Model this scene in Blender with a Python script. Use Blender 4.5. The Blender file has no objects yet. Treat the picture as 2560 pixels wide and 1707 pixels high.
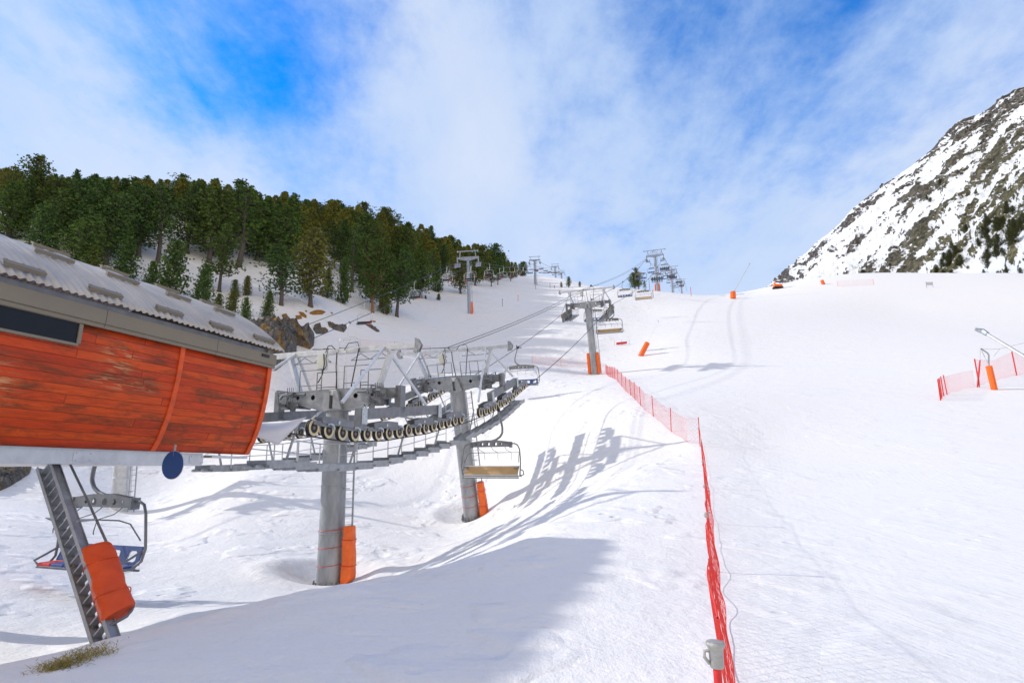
import bpy, math, random
import numpy as np
from mathutils import Vector, Matrix, noise as mnoise

S = bpy.context.scene
COL = S.collection
R = math.radians
PI = math.pi

# ------------------------------------------------------------------ camera
F, CX, CY, PITCH = 1422.0, 1280.0, 853.5, R(13.0)
cam_d = bpy.data.cameras.new('camera')
cam_d.sensor_width = 36.0
cam_d.lens = 36.0 * F / 2560.0
cam_d.clip_start = 0.1
cam_d.clip_end = 6000
cam = bpy.data.objects.new('camera', cam_d)
cam.rotation_euler = (PI / 2 + PITCH, 0, 0)
COL.objects.link(cam)
S.camera = cam

# ------------------------------------------------------------------ world
SUN_EL, SUN_AZ = R(30.0), R(-80.0)      # azimuth from +Y towards +X: the sun stands to the left
W = bpy.data.worlds.new("World"); S.world = W; W.use_nodes = True
nt = W.node_tree; nt.nodes.clear()
def N(t, kind, **kw):
    n = t.nodes.new(kind)
    for k, v in kw.items():
        if k == 'ins':
            for a, b in v.items(): n.inputs[a].default_value = b
        else: setattr(n, k, v)
    return n
def L(t, a, b): t.links.new(a, b)
def math_n(t, op, a, b=None, c=None, clamp=False):
    n = N(t, 'ShaderNodeMath', operation=op, use_clamp=clamp)
    for i, v in enumerate((a, b, c)):
        if v is None: continue
        if hasattr(v, 'default_value') or hasattr(v, 'links'): L(t, v, n.inputs[i])
        else: n.inputs[i].default_value = v
    return n.outputs[0]
def ramp(t, fac, stops, interp='LINEAR'):
    n = N(t, 'ShaderNodeValToRGB'); n.color_ramp.interpolation = interp
    e = n.color_ramp.elements
    while len(e) < len(stops): e.new(0.5)
    for k, (p, c) in enumerate(stops):
        e[k].position = p
        e[k].color = (c, c, c, 1) if not hasattr(c, '__len__') else (*c, 1)
    if fac is not None: L(t, fac, n.inputs[0])
    return n.outputs[0]
def mix(t, fac, a, b, mode='MIX'):
    n = N(t, 'ShaderNodeMix', data_type='RGBA', blend_type=mode)
    for s, v in ((0, fac), (6, a), (7, b)):
        if hasattr(v, 'links') or hasattr(v, 'is_linked'): L(t, v, n.inputs[s])
        elif hasattr(v, '__len__'): n.inputs[s].default_value = (*v[:3], 1)
        else: n.inputs[s].default_value = v
    return n.outputs[2]

def ray(u, v):
    """direction of the photograph's pixel, scaled to forward distance 1"""
    a = (u - CX) / F; b = (CY - v) / F
    y = math.cos(PITCH) - b * math.sin(PITCH)
    z = math.sin(PITCH) + b * math.cos(PITCH)
    return Vector((a / y, 1.0, z / y))
def P(u, v, y): return ray(u, v) * y

sky = N(nt, 'ShaderNodeTexSky', sky_type='NISHITA', sun_disc=False, sun_elevation=SUN_EL,
        sun_rotation=SUN_AZ, altitude=1800, air_density=1.0, dust_density=0.6, ozone_density=2.5)
tc = N(nt, 'ShaderNodeTexCoord')
sep = N(nt, 'ShaderNodeSeparateXYZ'); L(nt, tc.outputs['Generated'], sep.inputs[0])
zc = math_n(nt, 'ADD', math_n(nt, 'MAXIMUM', sep.outputs[2], 0.0), 0.30)
cmb = N(nt, 'ShaderNodeCombineXYZ')
L(nt, math_n(nt, 'DIVIDE', sep.outputs[0], zc), cmb.inputs[0])
L(nt, math_n(nt, 'DIVIDE', sep.outputs[1], zc), cmb.inputs[1])
def cloud_noise(rot, sc, scale, detail, rough, dist, off):
    m = N(nt, 'ShaderNodeMapping'); L(nt, cmb.outputs[0], m.inputs[0])
    m.inputs['Rotation'].default_value = (0, 0, R(rot)); m.inputs['Scale'].default_value = (*sc, 1)
    m.inputs['Location'].default_value = off
    n = N(nt, 'ShaderNodeTexNoise', ins={'Scale': scale, 'Detail': detail, 'Roughness': rough, 'Distortion': dist})
    L(nt, m.outputs[0], n.inputs['Vector']); return n.outputs[0]
n1 = cloud_noise(28, (1.0, 0.55), 1.7, 8, 0.55, 0.12, (3.1, 1.7, 0))
n2 = cloud_noise(24, (1.0, 0.55), 5.5, 10, 0.62, 0.2, (0.4, 7.7, 0))
n3 = cloud_noise(-10, (1.0, 1.0), 20.0, 8, 0.65, 0.1, (2.4, 5.7, 0))
bias = None
# lobes in the sky dome: (pixel u, v in the photograph's sky, width, amount) > 0 more cloud
for (u, v, w, a) in ((740, 110, .010, -.22), (650, 190, .006, -.12), (480, 250, .006, -.16), (500, 40, .008, -.16), (900, 110, .008, -.13), (250, -40, .02, -.16), (950, -20, .006, -.10),
                     (660, 270, .005, -.08), (1230, 40, .05, .16), (60, 120, .03, .10), (350, 380, .05, .08), (820, 20, .004, .08),
                     (1850, 190, .008, -.08), (2000, -20, .014, -.07), (2150, 350, .03, -.03), (1350, 60, .006, -.05), (2300, 30, .02, .05), (2250, 300, .05, -.05), (2560, 250, .06, .05),
                     (1680, 330, .008, .04), (1700, 600, .05, .07),
                     (1450, 330, .012, -.03), (1100, 470, .08, .12), (2060, 520, .02, .06)):
    d = ray(u, v).normalized()
    dot = N(nt, 'ShaderNodeVectorMath', operation='DOT_PRODUCT'); L(nt, tc.outputs['Generated'], dot.inputs[0])
    dot.inputs[1].default_value = d
    e = math_n(nt, 'DIVIDE', math_n(nt, 'SUBTRACT', dot.outputs['Value'], 1.0), w * .5)
    g = math_n(nt, 'MULTIPLY', math_n(nt, 'EXPONENT', e), a)
    bias = g if bias is None else math_n(nt, 'ADD', bias, g)
cov = math_n(nt, 'ADD', math_n(nt, 'MULTIPLY', n1, .8), math_n(nt, 'MULTIPLY', n2, .80))
cov = math_n(nt, 'ADD', cov, math_n(nt, 'MULTIPLY', n3, .30))
cov = math_n(nt, 'ADD', cov, bias)
hz = math_n(nt, 'MULTIPLY', math_n(nt, 'SUBTRACT', 1.0, math_n(nt, 'MAXIMUM', sep.outputs[2], 0.0)), .40)
cov = math_n(nt, 'ADD', cov, math_n(nt, 'SUBTRACT', hz, .13))
cf = N(nt, 'ShaderNodeMapRange', interpolation_type='SMOOTHSTEP', ins={'From Min': .56, 'From Max': 1.24, 'To Min': 0.0, 'To Max': .93})
L(nt, cov, cf.inputs[0])
hs = N(nt, 'ShaderNodeHueSaturation', ins={'Saturation': 1.4, 'Value': 2.7}); L(nt, sky.outputs[0], hs.inputs['Color'])
tint = mix(nt, 1.0, hs.outputs[0], (.20, .98, 1.15), 'MULTIPLY')
ccol = ramp(nt, math_n(nt, 'MULTIPLY', n1, 1.0), [(.30, (4.3, 6.1, 9.1)), (.50, (5.7, 7.0, 9.3)), (.66, (7.2, 7.9, 9.3))])
lowc = mix(nt, ramp(nt, sep.outputs[2], [(.12, 0.0), (.5, 1.0)]), (6.0, 7.2, 9.2), ccol)
# unseen cloud added behind the viewpoint, brightened and warmed to fill the snow's shade
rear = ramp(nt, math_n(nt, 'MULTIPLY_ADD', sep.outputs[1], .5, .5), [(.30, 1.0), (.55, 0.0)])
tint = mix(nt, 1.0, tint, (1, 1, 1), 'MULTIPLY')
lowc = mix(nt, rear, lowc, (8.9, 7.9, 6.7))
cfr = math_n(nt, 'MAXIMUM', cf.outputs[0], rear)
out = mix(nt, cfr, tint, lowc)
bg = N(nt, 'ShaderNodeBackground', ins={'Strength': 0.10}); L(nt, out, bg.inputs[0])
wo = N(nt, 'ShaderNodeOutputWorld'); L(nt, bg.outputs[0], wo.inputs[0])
W.cycles.sampling_method = 'MANUAL'; W.cycles.sample_map_resolution = 512

# ------------------------------------------------------------------ sun and exposure
sd = bpy.data.lights.new('sun', 'SUN'); sd.energy = 3.25; sd.angle = R(1.1); sd.color = (1.0, .95, .88)
sun = bpy.data.objects.new('sun', sd); COL.objects.link(sun)
sdir = Vector((math.sin(SUN_AZ) * math.cos(SUN_EL), math.cos(SUN_AZ) * math.cos(SUN_EL), math.sin(SUN_EL)))
sun.rotation_euler = sdir.to_track_quat('Z', 'Y').to_euler()
sun.location = sdir * 60
S.view_settings.view_transform = 'Standard'; S.view_settings.look = 'None'
S.view_settings.exposure = 0.06; S.view_settings.gamma = 1.0
S.render.film_transparent = False
S.cycles.max_bounces = 6; S.cycles.diffuse_bounces = 3; S.cycles.glossy_bounces = 2
S.cycles.transparent_max_bounces = 6; S.cycles.use_denoising = True

# ------------------------------------------------------------------ helpers
def tag(o, label=None, cat=None, group=None, kind=None):
    if label: o['label'] = label
    if cat: o['category'] = cat
    if group: o['group'] = group
    if kind: o['kind'] = kind
    return o
def empty(name, loc=(0, 0, 0), M=None, label=None, cat=None, group=None):
    o = bpy.data.objects.new(name, None); COL.objects.link(o)
    o.empty_display_size = .2
    if M is not None: o.matrix_world = M
    else: o.location = loc
    return tag(o, label, cat, group)
def link(name, me, mat=None, parent=None, smooth=False):
    o = bpy.data.objects.new(name, me); COL.objects.link(o)
    if mat is not None:
        for m in (mat if isinstance(mat, (list, tuple)) else [mat]): me.materials.append(m)
    if parent is not None: o.parent = parent
    return o
class MB:
    def __init__(s): s.v = []; s.f = []; s.mi = []; s.m = 0
    def add(s, vs, fs):
        k = len(s.v); s.v.extend([tuple(p) for p in vs])
        for f in fs: s.f.append([i + k for i in f]); s.mi.append(s.m)
        return s
    def box(s, c, d, X=(1, 0, 0), Y=(0, 1, 0), Z=(0, 0, 1)):
        c = Vector(c); X = Vector(X) * d[0] / 2; Y = Vector(Y) * d[1] / 2; Z = Vector(Z) * d[2] / 2
        vs = [c + a * X + b * Y + e * Z for e in (-1, 1) for b in (-1, 1) for a in (-1, 1)]
        return s.add(vs, [(0, 2, 3, 1), (4, 5, 7, 6), (0, 1, 5, 4), (2, 6, 7, 3), (0, 4, 6, 2), (1, 3, 7, 5)])
    def bar(s, a, b, w, h, up=(0, 0, 1)):
        a = Vector(a); b = Vector(b); d = (b - a); l = d.length
        if l < 1e-6: return s
        d /= l; X = d.cross(Vector(up))
        if X.length < 1e-3: X = d.cross(Vector((1, 0, 0)))
        X.normalize(); Z = X.cross(d)
        return s.box((a + b) / 2, (w, l, h), X, d, Z)
    def tube(s, pts, r, n=8, caps=True, closed=False):
        pts = [Vector(p) for p in pts]; rs = r if hasattr(r, '__len__') else [r] * len(pts)
        m = len(pts); vs = []; fs = []; up = None
        for i, p in enumerate(pts):
            a = pts[(i - 1) % m] if (i > 0 or closed) else p; b = pts[(i + 1) % m] if (i < m - 1 or closed) else p
            t = (b - a)
            if t.length < 1e-9: t = Vector((0, 0, 1))
            t.normalize()
            if up is None:
                up = Vector((0, 0, 1)) if abs(t.z) < .9 else Vector((1, 0, 0))
            X = t.cross(up)
            if X.length < 1e-4: X = t.cross(Vector((0, 1, 0)))
            X.normalize(); Y = X.cross(t).normalized(); up = Y
            for k in range(n):
                q = 2 * PI * k / n; vs.append(p + (X * math.cos(q) + Y * math.sin(q)) * rs[i])
        for i in range(m if closed else m - 1):
            j = (i + 1) % m
            for k in range(n):
                l = (k + 1) % n; fs.append((i * n + k, i * n + l, j * n + l, j * n + k))
        if caps and not closed:
            fs.append(tuple(range(n))[::-1]); fs.append(tuple((m - 1) * n + k for k in range(n)))
        return s.add(vs, fs)
    def lathe(s, c, axis, prof, n=24, caps=True):
        c = Vector(c); A = Vector(axis).normalized(); X = A.cross(Vector((0, 0, 1)))
        if X.length < 1e-3: X = A.cross(Vector((0, 1, 0)))
        X.normalize(); Y = A.cross(X); vs = []; fs = []
        for (t, r) in prof:
            for k in range(n):
                q = 2 * PI * k / n; vs.append(c + A * t + (X * math.cos(q) + Y * math.sin(q)) * r)
        for i in range(len(prof) - 1):
            for k in range(n):
                l = (k + 1) % n; fs.append((i * n + k, i * n + l, (i + 1) * n + l, (i + 1) * n + k))
        if caps:
            fs.append(tuple(range(n))[::-1]); fs.append(tuple((len(prof) - 1) * n + k for k in range(n)))
        return s.add(vs, fs)
    def prism(s, poly, a, b):
        """poly: list of points, extruded from offset a to offset b (vectors)"""
        n = len(poly); a = Vector(a); b = Vector(b)
        vs = [Vector(p) + a for p in poly] + [Vector(p) + b for p in poly]
        return s.add(vs, [tuple(range(n))[::-1], tuple(range(n, 2 * n))] + [(k, (k + 1) % n, n + (k + 1) % n, n + k) for k in range(n)])
    def mesh(s, name, smooth=None):
        me = bpy.data.meshes.new(name); me.from_pydata(s.v, [], s.f)
        if max(s.mi, default=0) > 0: me.polygons.foreach_set('material_index', s.mi)
        if smooth is not None:
            me.polygons.foreach_set('use_smooth', [True] * len(me.polygons)); me.set_sharp_from_angle(angle=R(smooth))
        me.validate(); me.update(); return me
    def build(s, name, mat, parent=None, smooth=None, bevel=0):
        o = link(name, s.mesh(name, smooth), mat, parent)
        if bevel:
            b = o.modifiers.new('bevel', 'BEVEL'); b.width = bevel; b.segments = 2; b.limit_method = 'ANGLE'; b.angle_limit = R(40)
        return o
def plate(name, outline, holes, thick, M, mat, parent):
    """flat plate with through holes: outline in 2-D, holes as (x, z, r) or point lists, placed by M"""
    cu = bpy.data.curves.new(name, 'CURVE'); cu.dimensions = '2D'; cu.fill_mode = 'BOTH'; cu.extrude = thick / 2
    def spl(pts):
        s = cu.splines.new('POLY'); s.points.add(len(pts) - 1)
        for p, q in zip(s.points, pts): p.co = (q[0], q[1], 0, 1)
        s.use_cyclic_u = True
    spl(outline)
    for h in holes:
        if isinstance(h, tuple): spl([(h[0] + h[2] * math.cos(k * PI / 8), h[1] + h[2] * math.sin(k * PI / 8)) for k in range(16)])
        else: spl(h)
    t = bpy.data.objects.new(name, cu); COL.objects.link(t)
    me = bpy.data.meshes.new_from_object(t.evaluated_get(bpy.context.evaluated_depsgraph_get()))
    bpy.data.objects.remove(t); bpy.data.curves.remove(cu)
    me.transform(M); me.name = name
    return link(name, me, mat, parent)
def copy_tree(o, parent=None):
    c = o.copy(); COL.objects.link(c)
    if parent is not None: c.parent = parent
    for ch in o.children: copy_tree(ch, c)
    return c

# ------------------------------------------------------------------ materials
def new_mat(name):
    m = bpy.data.materials.new(name); m.use_nodes = True
    t = m.node_tree; b = t.nodes['Principled BSDF']; return m, t, b
def simple(name, col, rough=.6, metal=0., var=.15, scale=6., bump=.0, bscale=40., spec=.4, streak=None):
    m, t, b = new_mat(name)
    b.inputs['Roughness'].default_value = rough; b.inputs['Metallic'].default_value = metal
    b.inputs['Specular IOR Level'].default_value = spec
    c = N(t, 'ShaderNodeTexCoord'); v = c.outputs['Object']
    if streak:
        mp = N(t, 'ShaderNodeMapping'); L(t, v, mp.inputs[0]); mp.inputs['Scale'].default_value = streak; v = mp.outputs[0]
    n = N(t, 'ShaderNodeTexNoise', ins={'Scale': scale, 'Detail': 6, 'Roughness': .65}); L(t, v, n.inputs['Vector'])
    lo = tuple(x * (1 - var) for x in col); hi = tuple(min(1, x * (1 + var)) for x in col)
    L(t, ramp(t, n.outputs[0], [(.32, lo), (.68, hi)]), b.inputs['Base Color'])
    r2 = ramp(t, n.outputs[0], [(.3, max(0, rough - .1)), (.7, min(1, rough + .1))]); L(t, r2, b.inputs['Roughness'])
    if bump:
        n2 = N(t, 'ShaderNodeTexNoise', ins={'Scale': bscale, 'Detail': 4}); L(t, v, n2.inputs['Vector'])
        bp = N(t, 'ShaderNodeBump', ins={'Strength': bump, 'Distance': .02}); L(t, n2.outputs[0], bp.inputs['Height'])
        L(t, bp.outputs[0], b.inputs['Normal'])
    return m
M = {}
M['steel'] = simple('galvanized_steel', (.34, .355, .375), .5, .5, .22, 5, .15, 60)
M['steel_light'] = simple('bright_galvanized_steel', (.56, .58, .60), .45, .5, .15, 4, .1, 60)
M['steel_dark'] = simple('dull_dark_steel', (.20, .21, .225), .55, .45, .25, 4, .15, 50)
M['pole'] = simple('galvanized_pole', (.32, .335, .355), .5, .4, .28, 2.2, .12, 30, streak=(1, 1, .35))
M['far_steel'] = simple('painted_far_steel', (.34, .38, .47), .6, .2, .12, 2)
M['frame'] = simple('chair_frame_grey', (.21, .215, .225), .5, .4, .2, 5)
M['rubber'] = simple('black_rubber', (.025, .025, .028), .7, 0, .3, 8)
M['cream'] = simple('cream_wheel_flange', (.62, .53, .33), .5, 0, .18, 12)
M['hub'] = simple('brown_wheel_hub', (.17, .13, .13), .5, .4, .3, 9)
M['zinc'] = simple('zinc_bracket', (.42, .47, .50), .35, .7, .3, 14)
M['orange'] = simple('orange_vinyl_padding', (.86, .15, .02), .42, 0, .14, 3, .9, 5)
M['orange_dark'] = simple('red_orange_vinyl_padding', (.70, .085, .015), .42, 0, .14, 3, .9, 5)
M['red'] = simple('red_plastic', (.62, .03, .03), .45, 0, .2, 20)
M['net'] = simple('red_net_twine', (.80, .045, .030), .6, 0, .2, 9)
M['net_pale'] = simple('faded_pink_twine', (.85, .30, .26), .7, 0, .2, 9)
M['black'] = simple('black_plastic', (.02, .02, .024), .5, 0, .3, 9)
M['blue'] = simple('blue_seat_vinyl', (.035, .075, .25), .42, 0, .15, 8)
M['bluesign'] = simple('blue_paint', (.008, .055, .22), .4, 0, .08, 3)
M['beige'] = simple('beige_seat_shell', (.50, .33, .16), .5, 0, .08, 3)
M['white'] = simple('white_paint', (.72, .73, .72), .5, 0, .08, 5)
M['cream_box'] = simple('cream_enclosure_paint', (.62, .63, .55), .5, 0, .06, 5)
M['taupe'] = simple('taupe_metal_fascia', (.225, .19, .14), .5, .1, .06, 2)
M['roof'] = simple('corrugated_sheet', (.50, .475, .445), .42, .22, .16, 1.2)
M['tarp'] = simple('white_membrane', (.62, .60, .61), .6, 0, .05, 1.5)
M['rope'] = simple('steel_rope', (.06, .06, .07), .5, .5, .2, 30)
M['cable'] = simple('black_cable', (.02, .02, .025), .5, 0, .2, 30)
M['bark'] = simple('pine_bark', (.115, .095, .085), .9, 0, .35, 6, .5, 14, streak=(1, 1, .3))
M['bark_orange'] = simple('warm_pine_bark', (.30, .14, .07), .9, 0, .35, 6, .5, 14, streak=(1, 1, .3))
M['skin'] = simple('face_skin', (.55, .34, .25), .6)
for nme, c in (('cloth_dark', (.03, .035, .06)), ('cloth_red', (.5, .04, .04)), ('cloth_blue', (.05, .12, .4)), ('cloth_black', (.02, .02, .025))):
    M[nme] = simple('ski_' + nme, c, .8)
def glass_mat():
    m, t, b = new_mat('dark_window_glass')
    b.inputs['Base Color'].default_value = (.012, .013, .016, 1); b.inputs['Roughness'].default_value = .06
    b.inputs['Specular IOR Level'].default_value = .22; return m
M['glass'] = glass_mat()
def needle_mat():
    m, t, b = new_mat('pine_needles')
    b.inputs['Roughness'].default_value = .75; b.inputs['Specular IOR Level'].default_value = .2
    oi = N(t, 'ShaderNodeObjectInfo'); at = N(t, 'ShaderNodeAttribute', attribute_name='shade')
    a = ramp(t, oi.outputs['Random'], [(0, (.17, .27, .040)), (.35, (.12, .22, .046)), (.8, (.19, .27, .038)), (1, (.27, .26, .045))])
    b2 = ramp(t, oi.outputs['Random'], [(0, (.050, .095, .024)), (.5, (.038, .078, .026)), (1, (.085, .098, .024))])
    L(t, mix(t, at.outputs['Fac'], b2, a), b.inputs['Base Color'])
    return m
M['needles'] = needle_mat()
def needle_far():
    m, t, b = new_mat('olive_pine_needles')
    b.inputs['Roughness'].default_value = .8; b.inputs['Specular IOR Level'].default_value = .1
    at = N(t, 'ShaderNodeAttribute', attribute_name='shade')
    L(t, mix(t, at.outputs['Fac'], (.055, .062, .026), (.13, .14, .045)), b.inputs['Base Color'])
    return m
M['needles_far'] = needle_far()

# ------------------------------------------------------------------ terrain
# (u, v, forward distance): ground seen in the photograph, measured along the view ray
CT = [
 # near bank, right-hand piste
 (1280,1707,4.9),(1600,1707,4.8),(1900,1707,4.75),(2250,1707,4.8),(2560,1707,5.0),(900,1707,4.8),(500,1707,4.7),(150,1707,4.6),
 (500,1560,6.7),(700,1508,7.6),(870,1478,8.4),(300,1612,5.9),(90,1690,4.9),(1280,1600,5.9),(1280,1500,7.4),(1000,1560,6.6),
 (1120,1436,9.9),(1280,1400,10.8),(1400,1310,15.2),(1500,1245,19.5),(1600,1180,23.5),(1690,1125,27.5),(1600,1400,10.2),(1500,1600,5.9),
 (1900,1500,7.9),(1900,1300,14.6),(1900,1200,20.6),(1900,1110,28.5),(1900,1000,40.5),(1900,935,57),(1900,900,68),(1900,850,86),(1900,800,109),(1850,735,170),
 (2250,1500,7.9),(2250,1300,14.4),(2250,1100,28.5),(2250,950,51),(2250,850,84),(2250,770,128),(2300,706,196),
 (2560,1500,8.1),(2560,1250,16.8),(2560,1050,33),(2540,960,46),(2560,860,78),(2560,780,118),(2560,701,188),(2475,975,44),(2120,714,205),(1980,722,205),
 (1752,1110,27.5),(1721,1108,27.9),(1620,1020,36),(1540,950,55),(1700,930,62),(1700,850,87),(1700,780,124),(1600,850,92),(1600,780,130),
 (1684,732,176),(1600,727,172),(1530,722,172),(1780,740,172),(1644,729,172),
 # trough under the main line
 (823,1452,21.7),(1180,1285,33.9),(1000,1340,27.5),(900,1380,24.5),(1000,1440,19.5),(700,1430,21.0),(600,1470,18.2),(300,1470,17.6),(450,1500,15.6),(100,1560,13.0),(60,1640,10.8),(250,1610,11.0),
 (1300,1250,31),(1400,1180,30.5),(1500,1160,28.5),(1400,1080,37),(1300,1050,45),(1200,1000,52),(1350,940,64),(1487,935,70.3),(1600,980,46),
 (0,1400,17.5),(0,1300,22),(0,1240,28),(305,1282,34),(400,1350,25.5),(550,1300,28),(600,1200,36),(450,1160,44),(150,1225,32),(750,1200,38),(900,1250,35),(900,1150,43),(1000,1150,43),
 (750,1060,50),(600,1060,52),(750,960,62),(950,1000,56),(1000,930,68),(1180,900,78),(1080,850,90),
 (1168,784,116.5),(1250,820,108),(1380,840,95),(1400,780,125),(1500,760,140),(1250,760,130),(1330,760,140),(1430,730,172),
 (1330,712,231),(1420,701,260),(1480,716,215),(1391,703,330),(1200,730,150),(1280,700,215),
 # wooded hillside
 (1110,745,135),(1000,780,100),(950,800,88),(860,850,74),(790,880,67),(700,890,61),(800,760,80),(700,775,72),(640,815,65),(600,700,82),(450,640,84),(300,620,78),(100,580,78),(-60,560,76),
 (930,740,105),(1000,700,135),(1100,690,165),(1200,690,200),
 (60,500,108),(-80,490,108),(200,500,110),(330,505,112),(500,520,112),(700,560,128),(900,595,150),(1080,645,200),(1220,685,262),(1300,692,290),
]
CW = [ # world points (x, y, z) outside the picture
 (-110,175,66),(-160,140,60),(-180,260,70),(-60,260,84),(-200,500,60),(0,420,108),(-30,330,98),(60,420,112),(40,330,104),(60,620,95),(0,800,80),(150,620,70),
 (55,240,74),(90,260,72),(100,330,84),(75,267,83),(120,391,113),(180,330,58),(180,450,45),(300,400,40),(500,600,35),(300,800,30),(700,700,30),(-500,600,50),
 (130,240,58),(200,260,52),
 (-14,6,-3.0),(-20,12,-3.2),(-30,22,-1.0),(-45,35,5),(-60,50,16),(-90,70,30),(-200,60,50),(-12,0,-3.2),(-30,0,-3.5),(-100,0,-2),
 (14,6,-1.8),(30,10,-2.6),(30,0,-4),(60,25,1),(60,0,-4),(130,80,18),(130,0,0),(300,120,35),(400,0,20),
 (-3,-5,-1.8),(3,-5,-1.8),(8,5,-1.7),(-7,3,-1.9),(10,-6,-3.2),(-10,-8,-3.4),(30,-20,-8),(-30,-20,-6),(200,-60,-10),(-200,-60,-10),
]
for k in range(12):
    for r_, z_ in ((.8, -1.58), (2.2, -1.60), (3.6, -1.60)):
        q = 2 * PI * k / 12; CW.append((r_ * math.sin(q), r_ * math.cos(q), z_ - (.05 if math.sin(q) < 0 else 0)))
pts = [tuple(P(*c)) for c in CT] + CW
pts = [p for p in pts if abs(math.atan2(p[0], p[1])) < R(130)]
pa = np.array(pts); TR = np.hypot(pa[:, 0], pa[:, 1]); TA = np.arctan2(pa[:, 0], pa[:, 1])
TC = np.stack([TA * 1.8, np.log(TR)], 1); TQ = pa[:, 2] / TR
def tps_k(d2): return np.where(d2 > 1e-12, .5 * d2 * np.log(np.maximum(d2, 1e-12)), 0.0)
def tps_fit(C, q, lam):
    n = len(C); K = tps_k(((C[:, None] - C[None]) ** 2).sum(2)) + lam * np.eye(n)
    Pm = np.hstack([np.ones((n, 1)), C]); A = np.zeros((n + 3, n + 3))
    A[:n, :n] = K; A[:n, n:] = Pm; A[n:, :n] = Pm.T
    return np.linalg.solve(A, np.concatenate([q, np.zeros(3)]))
TW = tps_fit(TC, TQ, 4e-5)
def terrain(x, y):
    x = np.atleast_1d(np.asarray(x, float)); y = np.atleast_1d(np.asarray(y, float))
    sh = x.shape; x = x.ravel(); y = y.ravel(); out = np.empty(len(x))
    for s in range(0, len(x), 20000):
        xx = x[s:s + 20000]; yy = y[s:s + 20000]
        r = np.maximum(np.hypot(xx, yy), .7); a = np.arctan2(xx, yy); ac = np.clip(a, -R(120), R(120))
        C = np.stack([ac * 1.8, np.log(r)], 1)
        d2 = ((C[:, None] - TC[None]) ** 2).sum(2)
        q = tps_k(d2) @ TW[:-3] + TW[-3] + C @ TW[-2:]
        z = q * r; w = np.clip((np.abs(a) - R(95)) / R(60), 0, 1); w = w * w * (3 - 2 * w)
        out[s:s + 20000] = z * (1 - w) + w * (-1.8 - .04 * np.minimum(r, 400))
    return out.reshape(sh)
def gz(x, y): return float(terrain(x, y)[0])
def hit(u, v, y0=5.0, y1=900.0, n=900):
    """first point where the photograph's pixel ray meets the ground"""
    d = ray(u, v); ys = np.geomspace(y0, y1, n)
    dz = d.z * ys - terrain(d.x * ys, ys); k = np.argmax(dz < 0)
    if not (dz < 0).any(): k = int(np.argmin(dz))
    if k > 0 and dz[k] < 0:
        t = dz[k - 1] / (dz[k - 1] - dz[k]); yy = ys[k - 1] + t * (ys[k] - ys[k - 1])
    else: yy = ys[k]
    return Vector((d.x * yy, yy, gz(d.x * yy, yy)))

def vnoise(x, y, seed=0):
    xi = np.floor(x).astype(np.int64); yi = np.floor(y).astype(np.int64); fx = x - xi; fy = y - yi
    fx = fx * fx * (3 - 2 * fx); fy = fy * fy * (3 - 2 * fy)
    def h(a, b):
        n = (a * 374761393 + b * 668265263 + seed * 974634777) & 0xffffffff
        n = ((n ^ (n >> 13)) * 1274126177) & 0xffffffff
        return ((n ^ (n >> 16)) & 0xffff) / 65535.0
    return (h(xi, yi) * (1 - fx) + h(xi + 1, yi) * fx) * (1 - fy) + (h(xi, yi + 1) * (1 - fx) + h(xi + 1, yi + 1) * fx) * fy
def fbm(x, y, o=4, seed=0):
    s = 0; a = .5
    for k in range(o):
        s = s + a * (vnoise(x, y, seed + k) - .5); x = x * 2.03 + 11.3; y = y * 2.03 + 5.7; a *= .5
    return s
# grid in polar rows around the viewpoint
NA, NR = 860, 820
az = np.concatenate([np.linspace(R(-180), R(-52), 60)[:-1], np.linspace(R(-52), R(50), NA), np.linspace(R(50), R(180), 60)[1:]])
rr = np.concatenate([np.linspace(.7, 3.2, 12)[:-1], np.geomspace(3.2, 330, NR), np.geomspace(330, 3200, 40)[1:]])
A_, R_ = np.meshgrid(az, rr); X_ = R_ * np.sin(A_); Y_ = R_ * np.cos(A_)
Z_ = terrain(X_, Y_)
def seg_dist(px, py, pl):
    d = np.full(px.shape, 1e9)
    for (a, b), (c, e) in zip(pl[:-1], pl[1:]):
        vx, vy = c - a, e - b; t = np.clip(((px - a) * vx + (py - b) * vy) / (vx * vx + vy * vy + 1e-9), 0, 1)
        d = np.minimum(d, np.hypot(px - a - t * vx, py - b - t * vy))
    return d
def smooth_pl(p, n=6):
    p = [Vector((a, b, 0)) for a, b in p]; o = []
    for i in range(len(p) - 1):
        a = p[max(i - 1, 0)]; b = p[i]; c = p[i + 1]; d = p[min(i + 2, len(p) - 1)]
        for k in range(n):
            t = k / n; q = .5 * ((2 * b) + (c - a) * t + (2 * a - 5 * b + 4 * c - d) * t * t + (3 * b - a - 3 * c + d) * t ** 3); o.append((q.x, q.y))
    o.append((p[-1].x, p[-1].y)); return o
TRACKS = [([(372,1362),(460,1335),(560,1316),(700,1285),(850,1240),(1000,1212),(1130,1192)], 7),
          ([(372,1374),(465,1346),(565,1327),(705,1296),(855,1251),(1005,1222),(1135,1200)], 7),
          ([(1712,762),(1705,785),(1720,830),(1728,870),(1722,900),(1700,930),(1660,970),(1600,1015),(1540,1050),(1480,1100)], 5),
          ([(1754,755),(1775,800),(1800,860),(1812,910),(1815,945),(1790,1000),(1740,1030),(1690,1060),(1620,1110),(1580,1190),(1560,1280),(1545,1380)], 5),
          ([(1775,755),(1795,800),(1830,850),(1850,910),(1855,945),(1830,1000),(1780,1030),(1720,1060),(1660,1110),(1610,1190),(1590,1280)], 5),
          ([(1769,755),(1785,800),(1812,850),(1835,905)], 4),
          ([(2440,1000),(2430,1020),(2450,1050),(2500,1080),(2560,1100)], 7), ([(2470,1010),(2475,1040),(2486,1048)], 5)]
trk = np.zeros_like(X_)
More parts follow.
